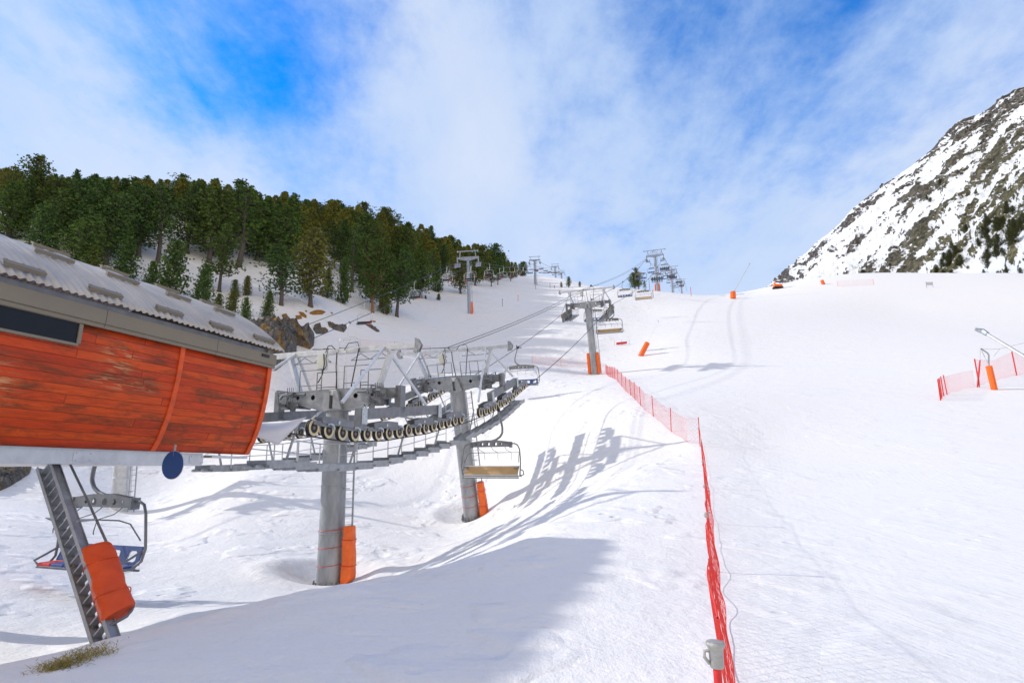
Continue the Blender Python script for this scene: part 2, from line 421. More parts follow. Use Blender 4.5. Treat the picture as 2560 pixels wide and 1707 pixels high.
for pl, wpx in TRACKS:
    w3 = []
    for (u, v) in pl:
        h = hit(u, v); w3.append((h.x, h.y))
    w3 = smooth_pl(w3); xs = [a for a, b in w3]; ys = [b for a, b in w3]
    m = (X_ > min(xs) - 2) & (X_ < max(xs) + 2) & (Y_ > min(ys) - 2) & (Y_ < max(ys) + 2)
    if m.any():
        d = seg_dist(X_[m], Y_[m], w3); wd = wpx * .35 * Y_[m] / F * 1.2
        wd = np.clip(wd, .05, .28)
        trk[m] = np.maximum(trk[m], np.exp(-(d / wd) ** 2) * wd * .045)
Z_ -= trk
# snow relief: rough where skiers and drifts broke the surface, smooth on the groomed piste
lx = -2.96 + .348 * (Y_ - 32)
fence_x = np.interp(Y_, [0, 2.6, 27, 36, 55, 70, 200], [.1, .93, 8.9, 9.2, 9.4, 10.5, 60])
rough = 1 / (1 + np.exp((X_ - fence_x) / 1.2)); rough = .25 + .75 * rough
near = np.clip(1 - R_ / 260, 0, 1)
Z_ += near * rough * (.16 * fbm(X_ / 3.2, Y_ / 3.2, 4, 3) + .055 * fbm(X_ / .7, Y_ / .7, 3, 9) * np.clip(1 - R_ / 60, 0, 1))
Z_ += np.clip((R_ - 60) / 100, 0, 1) * .8 * fbm(X_ / 14, Y_ / 14, 4, 21) * np.clip(1 - R_ / 700, 0, 1) * rough
# wind lips and clumps along the crest of the shaded bank and the trough edge
lip = [(p.x, p.y) for p in [hit(*q) for q in ((700,1508),(870,1478),(1000,1445),(1120,1436),(1280,1395),(1400,1310),(1500,1245),(1600,1180))]]
mm = (R_ < 40) & (R_ > 6)
dl = seg_dist(X_[mm], Y_[mm], smooth_pl(lip)); Z_[mm] += .13 * np.exp(-(dl / .8) ** 2) * (.5 + 1.6 * fbm(X_[mm] / .8, Y_[mm] / .8, 3, 31))
# scoured hollows round the tower feet
for (cx_, cy_, rad, dep) in ((-6.6, 21.4, 1.2, .25), (-2.3, 33.9, 1.3, .3)):
    d = np.hypot(X_ - cx_, Y_ - cy_); Z_ -= dep * np.exp(-(d / rad) ** 2) - .16 * np.exp(-((d - rad * 1.7) / .6) ** 2)

nr, na = X_.shape
vs = np.stack([X_, Y_, Z_], 2).reshape(-1, 3)
ii, jj = np.meshgrid(np.arange(nr - 1), np.arange(na - 1), indexing='ij')
q = np.stack([ii * na + jj, ii * na + jj + 1, (ii + 1) * na + jj + 1, (ii + 1) * na + jj], 2).reshape(-1, 4)
def np_mesh(name, vs, quads, smooth=True):
    me = bpy.data.meshes.new(name); me.vertices.add(len(vs)); me.vertices.foreach_set('co', vs.astype(np.float32).ravel())
    n = quads.shape[1]; me.loops.add(quads.size); me.loops.foreach_set('vertex_index', quads.astype(np.int32).ravel())
    me.polygons.add(len(quads)); me.polygons.foreach_set('loop_start', np.arange(0, quads.size, n, dtype=np.int32))
    me.polygons.foreach_set('use_smooth', np.full(len(quads), smooth)); me.update(calc_edges=True); return me
gm = np_mesh('snow_ground', vs, q)
def fattr(me, name, vals):
    a = me.attributes.new(name, 'FLOAT', 'POINT'); a.data.foreach_set('value', vals.astype(np.float32).ravel())
fattr(gm, 'rough', rough)
# bare rock and tufted earth showing through on the left bank: patches given by pixels of the photo
soil = np.zeros_like(X_)
for (cx_, cy_, rad, a_) in ((-6.8, 21.3, 2.0, .8), (-2.2, 33.9, 2.2, .8), (-4.5, 26, 5, .45), (0, 30, 6, .4), (-30, 50, 8, .5), (-24, 60, 10, .4), (4, 27, 4, .3), (11, 70.5, 3, .5)):
    soil = np.maximum(soil, a_ * np.exp(-(np.hypot(X_ - cx_, Y_ - cy_) / rad) ** 2))
fattr(gm, 'soil', soil)

def snow_mat():
    m, t, b = new_mat('snow')
    b.inputs['Roughness'].default_value = .65; b.inputs['Specular IOR Level'].default_value = .25
    g = N(t, 'ShaderNodeNewGeometry'); pos = g.outputs['Position']
    rg = N(t, 'ShaderNodeAttribute', attribute_name='rough').outputs['Fac']
    def nz(scale, detail=5, rough=.6, stretch=None, rot=0):
        v = pos
        if stretch:
            mp = N(t, 'ShaderNodeMapping'); L(t, v, mp.inputs[0]); mp.inputs['Scale'].default_value = stretch
            mp.inputs['Rotation'].default_value = (0, 0, R(rot)); v = mp.outputs[0]
        n = N(t, 'ShaderNodeTexNoise', ins={'Scale': scale, 'Detail': detail, 'Roughness': rough}); L(t, v, n.inputs['Vector']); return n.outputs[0]
    big = nz(.12, 4); mid = nz(1.1, 6, .65); fine = nz(9, 6, .7); grain = nz(55, 3, .6)
    ski = nz(.9, 5, .75, (7.0, .35, 1), 24); ski2 = nz(1.3, 5, .75, (6.0, .3, 1), -58)
    # dust and pollen stain the snow faintly
    c = mix(t, ramp(t, big, [(.35, 0), (.7, 1)]), (.87, .862, .858), (.885, .865, .845))
    dirt = math_n(t, 'MULTIPLY', ramp(t, nz(2.3, 8, .8), [(.60, 0), (.80, 1)]), math_n(t, 'MULTIPLY', rg, .38))
    c = mix(t, dirt, c, (.66, .58, .52))
    so_ = N(t, 'ShaderNodeAttribute', attribute_name='soil').outputs['Fac']
    c = mix(t, math_n(t, 'MULTIPLY', so_, ramp(t, nz(1.7, 9, .8), [(.44, 0), (.72, 1)])), c, (.60, .47, .41))
    # sparse specks of bark and grit
    vo = N(t, 'ShaderNodeTexVoronoi', ins={'Scale': 1.4}); L(t, pos, vo.inputs['Vector'])
    sp = math_n(t, 'MULTIPLY', ramp(t, vo.outputs['Distance'], [(.015, 1), (.04, 0)]), math_n(t, 'MULTIPLY', ramp(t, mid, [(.5, 0), (.6, 1)]), rg))
    c = mix(t, math_n(t, 'MULTIPLY', sp, .6), c, (.25, .2, .16))
    L(t, c, b.inputs['Base Color'])
    # footprints and dents in the untouched snow
    vf = N(t, 'ShaderNodeTexVoronoi', ins={'Scale': 1.1, 'Randomness': 1.0}); L(t, pos, vf.inputs['Vector'])
    dent = math_n(t, 'MULTIPLY', ramp(t, vf.outputs['Distance'], [(.07, 0), (.16, 1)]), 1.0)
    dm = math_n(t, 'MULTIPLY', ramp(t, nz(.35, 3), [(.54, 0), (.62, 1)]), rg)
    h = math_n(t, 'MULTIPLY', mid, math_n(t, 'ADD', math_n(t, 'MULTIPLY', rg, .085), .02))
    h = math_n(t, 'ADD', h, math_n(t, 'MULTIPLY', fine, math_n(t, 'ADD', math_n(t, 'MULTIPLY', rg, .022), .010)))
    h = math_n(t, 'ADD', h, math_n(t, 'MULTIPLY', grain, .0045))
    smooth = math_n(t, 'SUBTRACT', 1.15, rg)
    h = math_n(t, 'ADD', h, math_n(t, 'MULTIPLY', math_n(t, 'ADD', ski, ski2), math_n(t, 'MULTIPLY', smooth, .020)))
    h = math_n(t, 'ADD', h, math_n(t, 'MULTIPLY', math_n(t, 'MULTIPLY', dent, dm), .09))
    # groomer corduroy running up the piste, worn away in patches
    mw = N(t, 'ShaderNodeMapping', ins={'Rotation': (0, 0, R(24))}); L(t, pos, mw.inputs[0])
    wv = N(t, 'ShaderNodeTexWave', ins={'Scale': 1.6, 'Distortion': 2.5, 'Detail': 3.0, 'Detail Scale': .6}); L(t, mw.outputs[0], wv.inputs['Vector'])
    worn = math_n(t, 'MULTIPLY', ramp(t, nz(.22, 5, .7), [(.45, 0), (.6, 1)]), math_n(t, 'MULTIPLY', smooth, .0028))
    h = math_n(t, 'ADD', h, math_n(t, 'MULTIPLY', wv.outputs['Fac'], worn))
    # scraped lines left by ski edges
    vr_ = N(t, 'ShaderNodeTexVoronoi', feature='DISTANCE_TO_EDGE', ins={'Scale': .55}); 
    md = N(t, 'ShaderNodeMapping', ins={'Scale': (.30, 1.5, 1), 'Rotation': (0, 0, R(-30))}); wd_ = mix(t, .16, pos, N(t, 'ShaderNodeTexNoise', ins={'Scale': .8}).outputs['Color'], 'LINEAR_LIGHT'); L(t, wd_, md.inputs[0]); L(t, md.outputs[0], vr_.inputs['Vector'])
    h = math_n(t, 'ADD', h, math_n(t, 'MULTIPLY', math_n(t, 'MULTIPLY', ramp(t, vr_.outputs['Distance'], [(0, 0), (.03, 1)]), ramp(t, nz(.5, 4), [(.45, 0), (.6, 1)])), .010))
    bp = N(t, 'ShaderNodeBump', ins={'Strength': .9, 'Distance': 1.0}); L(t, h, bp.inputs['Height'])
    L(t, bp.outputs[0], b.inputs['Normal'])
    return m
M['snow'] = snow_mat()
ground = link('snow_ground', gm, M['snow']); tag(ground, kind='structure')

# ------------------------------------------------------------------ mountain on the right
RIDGE = [(1700, 800), (1850, 752), (1908, 725), (1987, 661), (2041, 607), (2101, 557), (2130, 521), (2183, 482), (2237, 446), (2283, 411), (2333, 371), (2358, 343), (2394, 303),
         (2437, 289), (2480, 268), (2508, 243), (2558, 218), (2750, 100), (3000, -60), (3600, -400)]
ru = np.array([a for a, b in RIDGE], float); rv = np.array([b for a, b in RIDGE], float)
NU, NT = 760, 420
U = np.concatenate([np.linspace(1720, 2640, 640), np.linspace(2640, 3500, NU - 640 + 1)[1:]])
yb = np.interp(U, [1720, 1900, 2560, 3500], [900, 760, 290, 200]); yr = np.interp(U, [1720, 1900, 2200, 2560, 3500], [1180, 1120, 980, 820, 600])
vb = 800.0; vr = np.interp(U, ru, rv)
T = np.linspace(0, 1, NT)
UU, TT = np.meshgrid(U, T)
def mtn_base(u, t):
    yb_ = np.interp(u, U, yb); yr_ = np.interp(u, U, yr); vr_ = np.interp(u, ru, rv)
    def pt(v, y):
        b = (CY - v) / F; yy = math.cos(PITCH) - b * math.sin(PITCH); zz = math.sin(PITCH) + b * math.cos(PITCH)
        return (u - CX) / F / yy * y, y, zz / yy * y
    ax, ay, az_ = pt(vb, yb_); bx, by, bz = pt(vr_, yr_)
    return ax + (bx - ax) * t, ay + (by - ay) * t, az_ + (bz - az_) * t
MX, MY, MZ = mtn_base(UU, TT)
# surface coordinates of the face: the rock bands run down and to the left across it
pos3 = np.stack([MX, MY, MZ], 2)
VV = vb + (vr[None, :] - vb) * TT
along = -.80 * UU + .60 * VV + 5000; across = .60 * UU + .80 * VV + 3000
wx = fbm(along / 60, across / 40, 3, 11) * 26; along = along + wx; across = across + fbm(along / 50, across / 50, 3, 12) * 22
b1 = fbm(along / 130, across / 60, 4, 40); b2 = fbm(along / 66, across / 20, 4, 60); b3 = fbm(along / 24, across / 9, 3, 80); b4 = fbm(along / 6, across / 4, 3, 82)
up = np.clip(TT, 0, 1)
band_top = np.exp(-((1 - up) / .30) ** 2) * .10
low = -.14 * np.exp(-(up / .22) ** 2)
right = .07 * np.clip((UU - 2250) / 250, 0, 1) * np.exp(-((up - .45) / .25) ** 2)
rock = b1 * .55 + b2 * .85 + b3 * .55 + b4 * .14 + band_top + low + right
px_m = MY / F * 1.9
rel = (np.clip(rock * 3 + .2, -.6, 1.6) * 3.0 + fbm(along / 8, across / 6, 4, 90) * 6.5 * np.clip(rock * 5 + .6, .1, 1) + fbm(along / 45, across / 30, 3, 99) * 16) * px_m
nrm = np.cross(np.gradient(pos3, axis=1), np.gradient(pos3, axis=0)); nrm /= np.linalg.norm(nrm, axis=2, keepdims=True)
if nrm[..., 2].mean() < 0: nrm = -nrm
pt0 = pos3 + nrm * rel[..., None]
n2_ = np.cross(np.gradient(pt0, axis=1), np.gradient(pt0, axis=0)); n2_ /= np.linalg.norm(n2_, axis=2, keepdims=True) + 1e-9
if n2_[..., 2].mean() < 0: n2_ = -n2_
steep = (nrm[..., 2] - n2_[..., 2])
rock = rock * .9 + np.clip(steep, -.3, .3) * .40 - .020
edge = np.clip((1 - up) / .03, 0.25, 1)
pm = pos3 + nrm * (rel * edge)[..., None]
# far side falls away behind the ridge
back = []
for k in range(1, 9):
    d = k / 8; bk = pm[-1].copy(); bk[:, 1] += 500 * d; bk[:, 0] += 250 * d; bk[:, 2] -= 420 * d * d + 60 * d; back.append(bk)
pm2 = np.concatenate([pm, np.array(back)], 0)
nt_, nu_ = pm2.shape[:2]
ii, jj = np.meshgrid(np.arange(nt_ - 1), np.arange(nu_ - 1), indexing='ij')
q = np.stack([ii * nu_ + jj, ii * nu_ + jj + 1, (ii + 1) * nu_ + jj + 1, (ii + 1) * nu_ + jj], 2).reshape(-1, 4)
mmesh = np_mesh('mountain', pm2.reshape(-1, 3), q, False)
pad = lambda a: np.concatenate([a, np.repeat(a[-1:], nt_ - a.shape[0], 0)], 0)
fattr(mmesh, 'along', pad(along)); fattr(mmesh, 'across', pad(across)); fattr(mmesh, 'rock', pad(rock)); fattr(mmesh, 'height', pad(up)); 
olive = np.clip((UU - 2050) / 350, 0, 1) * np.clip(1.25 - up * 1.1, 0, 1)
fattr(mmesh, 'olive', pad(olive))
def mountain_mat():
    m, t, b = new_mat('snow_and_rock_face')
    b.inputs['Roughness'].default_value = .85; b.inputs['Specular IOR Level'].default_value = .15
    pos = N(t, 'ShaderNodeNewGeometry').outputs['Position']
    rk = N(t, 'ShaderNodeAttribute', attribute_name='rock').outputs['Fac']; ol = N(t, 'ShaderNodeAttribute', attribute_name='olive').outputs['Fac']
    cb = N(t, 'ShaderNodeCombineXYZ'); L(t, math_n(t, 'MULTIPLY', N(t, 'ShaderNodeAttribute', attribute_name='along').outputs['Fac'], .7), cb.inputs[0]); L(t, N(t, 'ShaderNodeAttribute', attribute_name='across').outputs['Fac'], cb.inputs[1])
    n1 = N(t, 'ShaderNodeTexNoise', ins={'Scale': .16, 'Detail': 6, 'Roughness': .7}); L(t, cb.outputs[0], n1.inputs['Vector'])
    n2 = N(t, 'ShaderNodeTexNoise', ins={'Scale': .09, 'Detail': 10, 'Roughness': .8}); L(t, pos, n2.inputs['Vector'])
    f = math_n(t, 'ADD', rk, math_n(t, 'MULTIPLY', math_n(t, 'SUBTRACT', n1.outputs[0], .5), .52))
    mask = ramp(t, f, [(.030, 0), (.070, 1)])
    rc = ramp(t, n2.outputs[0], [(.38, (.018, .017, .024)), (.5, (.085, .075, .072)), (.63, (.22, .195, .175))])
    oc = ramp(t, n2.outputs[0], [(.36, (.030, .032, .012)), (.5, (.110, .100, .042)), (.62, (.24, .21, .12))])
    rc = mix(t, math_n(t, 'MULTIPLY', ol, .85), rc, oc)
    L(t, mix(t, mask, (.84, .85, .87), rc), b.inputs['Base Color'])
    bp = N(t, 'ShaderNodeBump', ins={'Strength': .8, 'Distance': 5.0}); L(t, n2.outputs[0], bp.inputs['Height']); L(t, bp.outputs[0], b.inputs['Normal'])
    return m
mtn = link('mountain', mmesh, mountain_mat()); tag(mtn, kind='structure')
from mathutils.bvhtree import BVHTree
def mesh_hit_factory(me):
    bv = BVHTree.FromPolygons([v.co.copy() for v in me.vertices], [tuple(p.vertices) for p in me.polygons])
    return lambda u, v: bv.ray_cast(Vector((0, 0, 0)), ray(u, v).normalized())[0]
mtn_hit = mesh_hit_factory(mmesh)

# ------------------------------------------------------------------ the lift line
UL = Vector((.329, .944, 0)).normalized(); NL = Vector((UL.y, -UL.x, 0))
def line_pt(s, off=0.0, z=0.0):
    p = Vector((-2.96 + .348 * (s - 32), s, z)); return p + NL * off
def frame_M(o, X, Y, Z):
    m = Matrix((X, Y, Z)).transposed().to_4x4(); m.translation = o; return m

# ------------------------------------------------------------------ station building
def plank_mat():
    m, t, b = new_mat('weathered_orange_planks')
    b.inputs['Roughness'].default_value = .5; b.inputs['Specular IOR Level'].default_value = .3
    uv = N(t, 'ShaderNodeUVMap', uv_map='planks').outputs[0]
    sp = N(t, 'ShaderNodeSeparateXYZ'); L(t, uv, sp.inputs[0])
    row = math_n(t, 'DIVIDE', sp.outputs[1], .148); fr = math_n(t, 'FRACT', row); idx = math_n(t, 'FLOOR', row)
    wn = N(t, 'ShaderNodeTexWhiteNoise', noise_dimensions='1D'); L(t, idx, wn.inputs['W'])
    # butt joints: each row broken at its own place
    al = math_n(t, 'ADD', math_n(t, 'DIVIDE', sp.outputs[0], 4.7), math_n(t, 'MULTIPLY', wn.outputs[0], 7))
    seg = math_n(t, 'FLOOR', al); sf = math_n(t, 'FRACT', al)
    wn2 = N(t, 'ShaderNodeTexWhiteNoise', noise_dimensions='2D'); cb = N(t, 'ShaderNodeCombineXYZ'); L(t, idx, cb.inputs[0]); L(t, seg, cb.inputs[1]); L(t, cb.outputs[0], wn2.inputs['Vector'])
    cb2 = N(t, 'ShaderNodeCombineXYZ'); L(t, sp.outputs[0], cb2.inputs[0]); L(t, math_n(t, 'MULTIPLY', sp.outputs[1], 9), cb2.inputs[1]); L(t, math_n(t, 'MULTIPLY', wn2.outputs[0], 20), cb2.inputs[2])
    g = N(t, 'ShaderNodeTexNoise', ins={'Scale': 2.2, 'Detail': 9, 'Roughness': .68, 'Distortion': .5}); L(t, cb2.outputs[0], g.inputs['Vector'])
    cb3 = N(t, 'ShaderNodeCombineXYZ'); L(t, sp.outputs[0], cb3.inputs[0]); L(t, math_n(t, 'MULTIPLY', sp.outputs[1], 2.6), cb3.inputs[1]); L(t, math_n(t, 'MULTIPLY', wn.outputs[0], 3), cb3.inputs[2])
    g2 = N(t, 'ShaderNodeTexNoise', ins={'Scale': 1.1, 'Detail': 8, 'Roughness': .7, 'Distortion': .4}); L(t, cb3.outputs[0], g2.inputs['Vector'])
    base = ramp(t, wn2.outputs[0], [(0, (.50, .042, .004)), (.45, (.60, .056, .005)), (1, (.68, .085, .006))])
    c = mix(t, ramp(t, g.outputs[0], [(.42, 0), (.72, .8)]), base, (.30, .028, .006))
    c = mix(t, ramp(t, g2.outputs[0], [(.48, 0), (.64, .82)]), c, (.13, .036, .010))
    # bare scuffed wood where the paint came off, in two places
    for (cx, cy, rx, ry) in ((-3.15, 1.62, .34, .26), (-3.0, 1.18, .55, .10), (-5.2, .62, .35, .10), (-4.9, .9, .25, .3)):
        dx = math_n(t, 'DIVIDE', math_n(t, 'SUBTRACT', sp.outputs[0], cx), rx); dy = math_n(t, 'DIVIDE', math_n(t, 'SUBTRACT', sp.outputs[1], cy), ry)
        e = math_n(t, 'EXPONENT', math_n(t, 'MULTIPLY', math_n(t, 'ADD', math_n(t, 'MULTIPLY', dx, dx), math_n(t, 'MULTIPLY', dy, dy)), -1.0))
        f = math_n(t, 'MULTIPLY', e, ramp(t, g.outputs[0], [(.50, 0), (.60, 1.0)]))
        c = mix(t, math_n(t, 'MULTIPLY', f, .9), c, (.72, .36, .16))
    gap = math_n(t, 'MAXIMUM', ramp(t, fr, [(.0, 1), (.035, .0), (.965, .0), (1, 1)]), ramp(t, sf, [(.0, 1), (.002, 0)]))
    c = mix(t, math_n(t, 'MULTIPLY', gap, .85), c, (.06, .02, .01))
    L(t, c, b.inputs['Base Color'])
    h = math_n(t, 'ADD', math_n(t, 'MULTIPLY', gap, -1.0), math_n(t, 'MULTIPLY', g.outputs[0], .25))
    bp = N(t, 'ShaderNodeBump', ins={'Strength': .7, 'Distance': .01}); L(t, h, bp.inputs['Height']); L(t, bp.outputs[0], b.inputs['Normal'])
    return m
M['planks'] = plank_mat()
M['batten'] = simple('orange_painted_batten', (.66, .085, .012), .5, 0, .25, 5, .3, 30)
ST0 = Vector((-5.84, 12.8, 0)) - NL * 3.5
st = empty('lift_station', M=frame_M(ST0, NL, UL, Vector((0, 0, 1))), label='lift station with weathered orange plank walls and corrugated vaulted roof', cat='building')
YF, YB = .45, -11.0
def wall_prof(n=14):
    # (x offset from the eave face, z): leans in towards the floor
    P_ = [(0, 2.45), (-.005, 2.2), (-.02, 1.9), (-.05, 1.6), (-.10, 1.3), (-.17, 1.0), (-.27, .72), (-.37, .52), (-.43, .42)]
    return P_
def build_wall(side):
    pr = wall_prof(); ys = np.linspace(YB, YF - .03, 40); vs, fs, uvs = [], [], []
    arc = [0]
    for a, b in zip(pr[:-1], pr[1:]): arc.append(arc[-1] + math.hypot(a[0] - b[0], a[1] - b[1]))
    for k, (dx, z) in enumerate(pr):
        for y in ys: vs.append((side * (3.5 + dx), y, z))
    n = len(ys)
    for k in range(len(pr) - 1):
        for j in range(n - 1): fs.append((k * n + j, k * n + j + 1, (k + 1) * n + j + 1, (k + 1) * n + j))
    me = bpy.data.meshes.new('plank_wall'); me.from_pydata(vs, [], fs)
    ul = me.uv_layers.new(name='planks')
    for lp in me.loops:
        i = lp.vertex_index; ul.data[lp.index].uv = (ys[i % n], arc[-1] - arc[i // n])
    me.polygons.foreach_set('use_smooth', [True] * len(me.polygons)); me.update()
    o = link('plank_wall', me, M['planks'], st)
    s = o.modifiers.new('solid', 'SOLIDIFY'); s.thickness = .06; s.offset = 0
    return o
wall_r = build_wall(1); build_wall(-1)
def batten(y, w, side=1, mat='batten', out=.035):
    mb = MB(); pr = wall_prof()
    for a, b in zip(pr[:-1], pr[1:]):
        p = Vector((side * (3.5 + a[0] + out), y, a[1])); q_ = Vector((side * (3.5 + b[0] + out), y, b[1]))
        e = (q_ - p).normalized() * .004
        mb.bar(p - e, q_ + e, .045, w, up=(0, 1, 0))
    return mb.build('batten', M[mat], st, bevel=.004)
for y, w in ((-1.99, .10), (YF - .08, .12), (-6.4, .10)): batten(y, w); batten(y, w, -1)
batten(YF + .02, .05, 1, 'batten', -.03)
# fascia in lengths, with a smaller trim below
for k, (a, b) in enumerate(((YF + .02, -1.25), (-1.256, -3.6), (-3.606, -6.0), (-6.006, -8.4), (-8.406, YB))):
    for sd_ in (1, -1):
        mb = MB(); mb.box((sd_ * 3.60, (a + b) / 2, 2.585), (.05, abs(a - b), .25)); mb.box((sd_ * 3.575, (a + b) / 2, 2.425), (.05, abs(a - b), .07))
        mb.box((sd_ * 3.50, (a + b) / 2, 2.70), (.24, abs(a - b) - .002, .02))
        mb.build('fascia', M['taupe'], st, bevel=.006)
mb = MB(); mb.box((3.635, YF - .35, 2.63), (.03, .22, .06)); mb.build('wall_lamp', M['black'], st)
# window strip: frame, glass
fr = MB(); yw0, yw1 = -10.6, -3.95
for z in (2.03, 2.405): fr.box((3.535, (yw0 + yw1) / 2, z), (.09, yw1 - yw0, .045))
for y in (yw1, -6.7, yw0): fr.box((3.537, y, 2.217), (.088, .06, .33))
fo = fr.build('window', M['taupe'], st, bevel=.003)
MB().box((3.54, (yw0 + yw1) / 2, 2.217), (.03, yw1 - yw0 - .06, .33)).build('window_pane', M['glass'], fo)
# corrugated vault
RC = (3.72 ** 2 + 1.5 ** 2) / (2 * 1.5); AE = math.asin(3.72 / RC)
def vault(a, d=0): return Vector(((RC + d) * math.sin(a), 0, 2.80 + (RC + d) * math.cos(a) - (RC - 1.5)))
ys = np.arange(YB, YF + .16, .0165); na_ = 44; vs = []
for k in range(na_ + 1):
    a = AE * (1 - 2 * k / na_)
    for y in ys:
        ph = (y / .124) % 1.0; w = .5 + .5 * math.cos(2 * PI * ph); w = w * w * (3 - 2 * w)
        big_ = 0.02 * math.exp(-(((y / .99) % 1.0 - .5) / .06) ** 2)
        p = vault(a, .034 * w + big_); vs.append((p.x, y, p.z))
n = len(ys); vs = np.array(vs)
ii, jj = np.meshgrid(np.arange(na_), np.arange(n - 1), indexing='ij')
q = np.stack([ii * n + jj, ii * n + jj + 1, (ii + 1) * n + jj + 1, (ii + 1) * n + jj], 2).reshape(-1, 4)
rf = link('roof', np_mesh('roof', vs, q), M['roof'], st)
s = rf.modifiers.new('solid', 'SOLIDIFY'); s.thickness = .004; s.offset = -1
mb = MB()
for sd_ in (1, -1): mb.box((sd_ * 3.54, (YF + YB) / 2 - .02, 2.755), (.10, YF - YB - .1, .085))
mb.build('eave_filler', M['steel_dark'], st)
# gable infill at both ends and the steel floor
gp = [(vault(AE * (1 - 2 * k / 20), -.06)) for k in range(21)] + [Vector((-3.3, 0, 2.45)), Vector((3.3, 0, 2.45))]
for y in (YB + .3, YF - .3):
    mb = MB(); mb.prism([Vector((p.x, y, p.z)) for p in gp], (0, 0, 0), (0, .05, 0)); mb.build('gable_panel', M['taupe'], st)
fl = MB(); fl.box((0, (YF + YB) / 2 - .9, .40), (6.1, YF - YB - 1.9, .04)); fl.build('floor_deck', M['steel_light'], st)
sf = MB(); sf.box((0, (YF + YB) / 2 - .6, .165), (5.9, YF - YB - 1.3, .03)); sf.build('soffit', M['tarp'], st)
for sd_ in (1, -1):
    mb = MB(); x = sd_ * 3.02
    mb.box((x, (YB - .75) / 2, .272), (.012, -YB - .75, .25)); mb.box((x - sd_ * .05, (YB - .75) / 2, .393), (.11, -YB - .75, .012)); mb.box((x - sd_ * .05, (YB - .75) / 2, .150), (.11, -YB - .75, .012))
    for k in range(4):
        y = -.9 - 2.3 * k; mb.box((x + sd_ * .010, y, .27), (.01, .34, .17))
        for a in (-.12, .12):
            for z in (.21, .33): mb.lathe((x + sd_ * .016, y + a, z), (sd_, 0, 0), [(0, .014), (.012, .014)], 8)
    mb.build('floor_beam', M['steel_light'], st)
mb = MB(); mb.box((3.0, YF - .55, .34), (.25, 1.0, .05)); mb.build('end_bracket', M['steel_light'], st)
# snow stops: three rows of little shelves on brackets
def guard():
    mb = MB(); mb.box((.045, 0, .07), (.10, .62, .014)); mb.box((.094, 0, .045), (.010, .62, .06))
    for y in (-.24, 0, .24): mb.box((.0, y, .035), (.09, .03, .07))
    return mb.mesh('snow_stop')
gme = guard(); gme.materials.append(M['taupe'])
for r_, a in enumerate((AE * .93, AE * .66, AE * .40, -AE * .66)):
    for k in range(9):
        y = .05 - 1.24 * k - (.35 if r_ % 2 else 0) + (.15 if r_ == 2 else 0)
        if y < YB + .4: continue
        o = bpy.data.objects.new('snow_stop', gme); COL.objects.link(o); o.parent = st
        p = vault(a, .028); o.matrix_local = Matrix.Translation((p.x, y, p.z)) @ Matrix.Rotation(a, 4, 'Y') @ Matrix.Diagonal((1, random.Random(k * 7 + r_).uniform(.9, 1.05), 1, 1))
# the white ladder that shows over the ridge
mb = MB(); T_ = Vector((-1.5, -1.1, 3.85))
for dy in (0, .34): mb.bar(T_ + Vector((0, dy, -.6)), T_ + Vector((0, dy, .82)), .055, .05)
for z in (.2, .55): mb.bar(T_ + Vector((0, 0, z)), T_ + Vector((0, .34, z)), .035, .035)
mb.build('roof_ladder', M['white'], st)
# four splayed columns carry the floor (two of them off to the left of the frame)
for y in (-2.2, -9.0):
    p0 = Vector((-1.6, y, .15)); w0 = st.matrix_world @ p0; p1 = Vector((-1.6, y, gz(w0.x, w0.y) - .6))
    MB().tube([p1, p0], .28, 16).build('column', M['pole'], st, 40)

# ------------------------------------------------------------------ inclined ladder with padding under the station
tp = P(118, 1160, 10.3); bt = P(268, 1612, 8.6); bt = bt + (bt - tp).normalized() * .25
lad = empty('inclined_ladder', loc=bt, label='inclined steel ladder with an orange padded cover standing under the station floor', cat='ladder')
ax = (tp - bt).normalized(); sidev = (P(1, 0, 1) - P(0, 0, 1)); sidev = Vector((.78, -.36, .0)); sidev = (sidev - ax * sidev.dot(ax)).normalized(); nrm_ = ax.cross(sidev).normalized()
Ll = (tp - bt).length + .05
for k, off in enumerate((-.145, .145)):
    mb = MB(); c0 = sidev * off
    mb.bar(c0, c0 + ax * Ll, .012, .15, up=nrm_); mb.bar(c0 + nrm_ * .07 + sidev * .0 , c0 + nrm_ * .07 + ax * Ll, .06, .012, up=nrm_); mb.bar(c0 - nrm_ * .07, c0 - nrm_ * .07 + ax * Ll, .06, .012, up=nrm_)
    for z in (.7, 1.9): mb.lathe(c0 + ax * z + sidev * .006, sidev, [(0, .02), (.03, .02)], 8)
    mb.build('rail', M['steel'], lad)
nrg = int(Ll / .20)
for k in range(nrg):
    c = ax * (.12 + k * .20)
    MB().bar(c - sidev * .14, c + sidev * .14, .11, .028, up=ax).build('rung', M['steel'], lad)
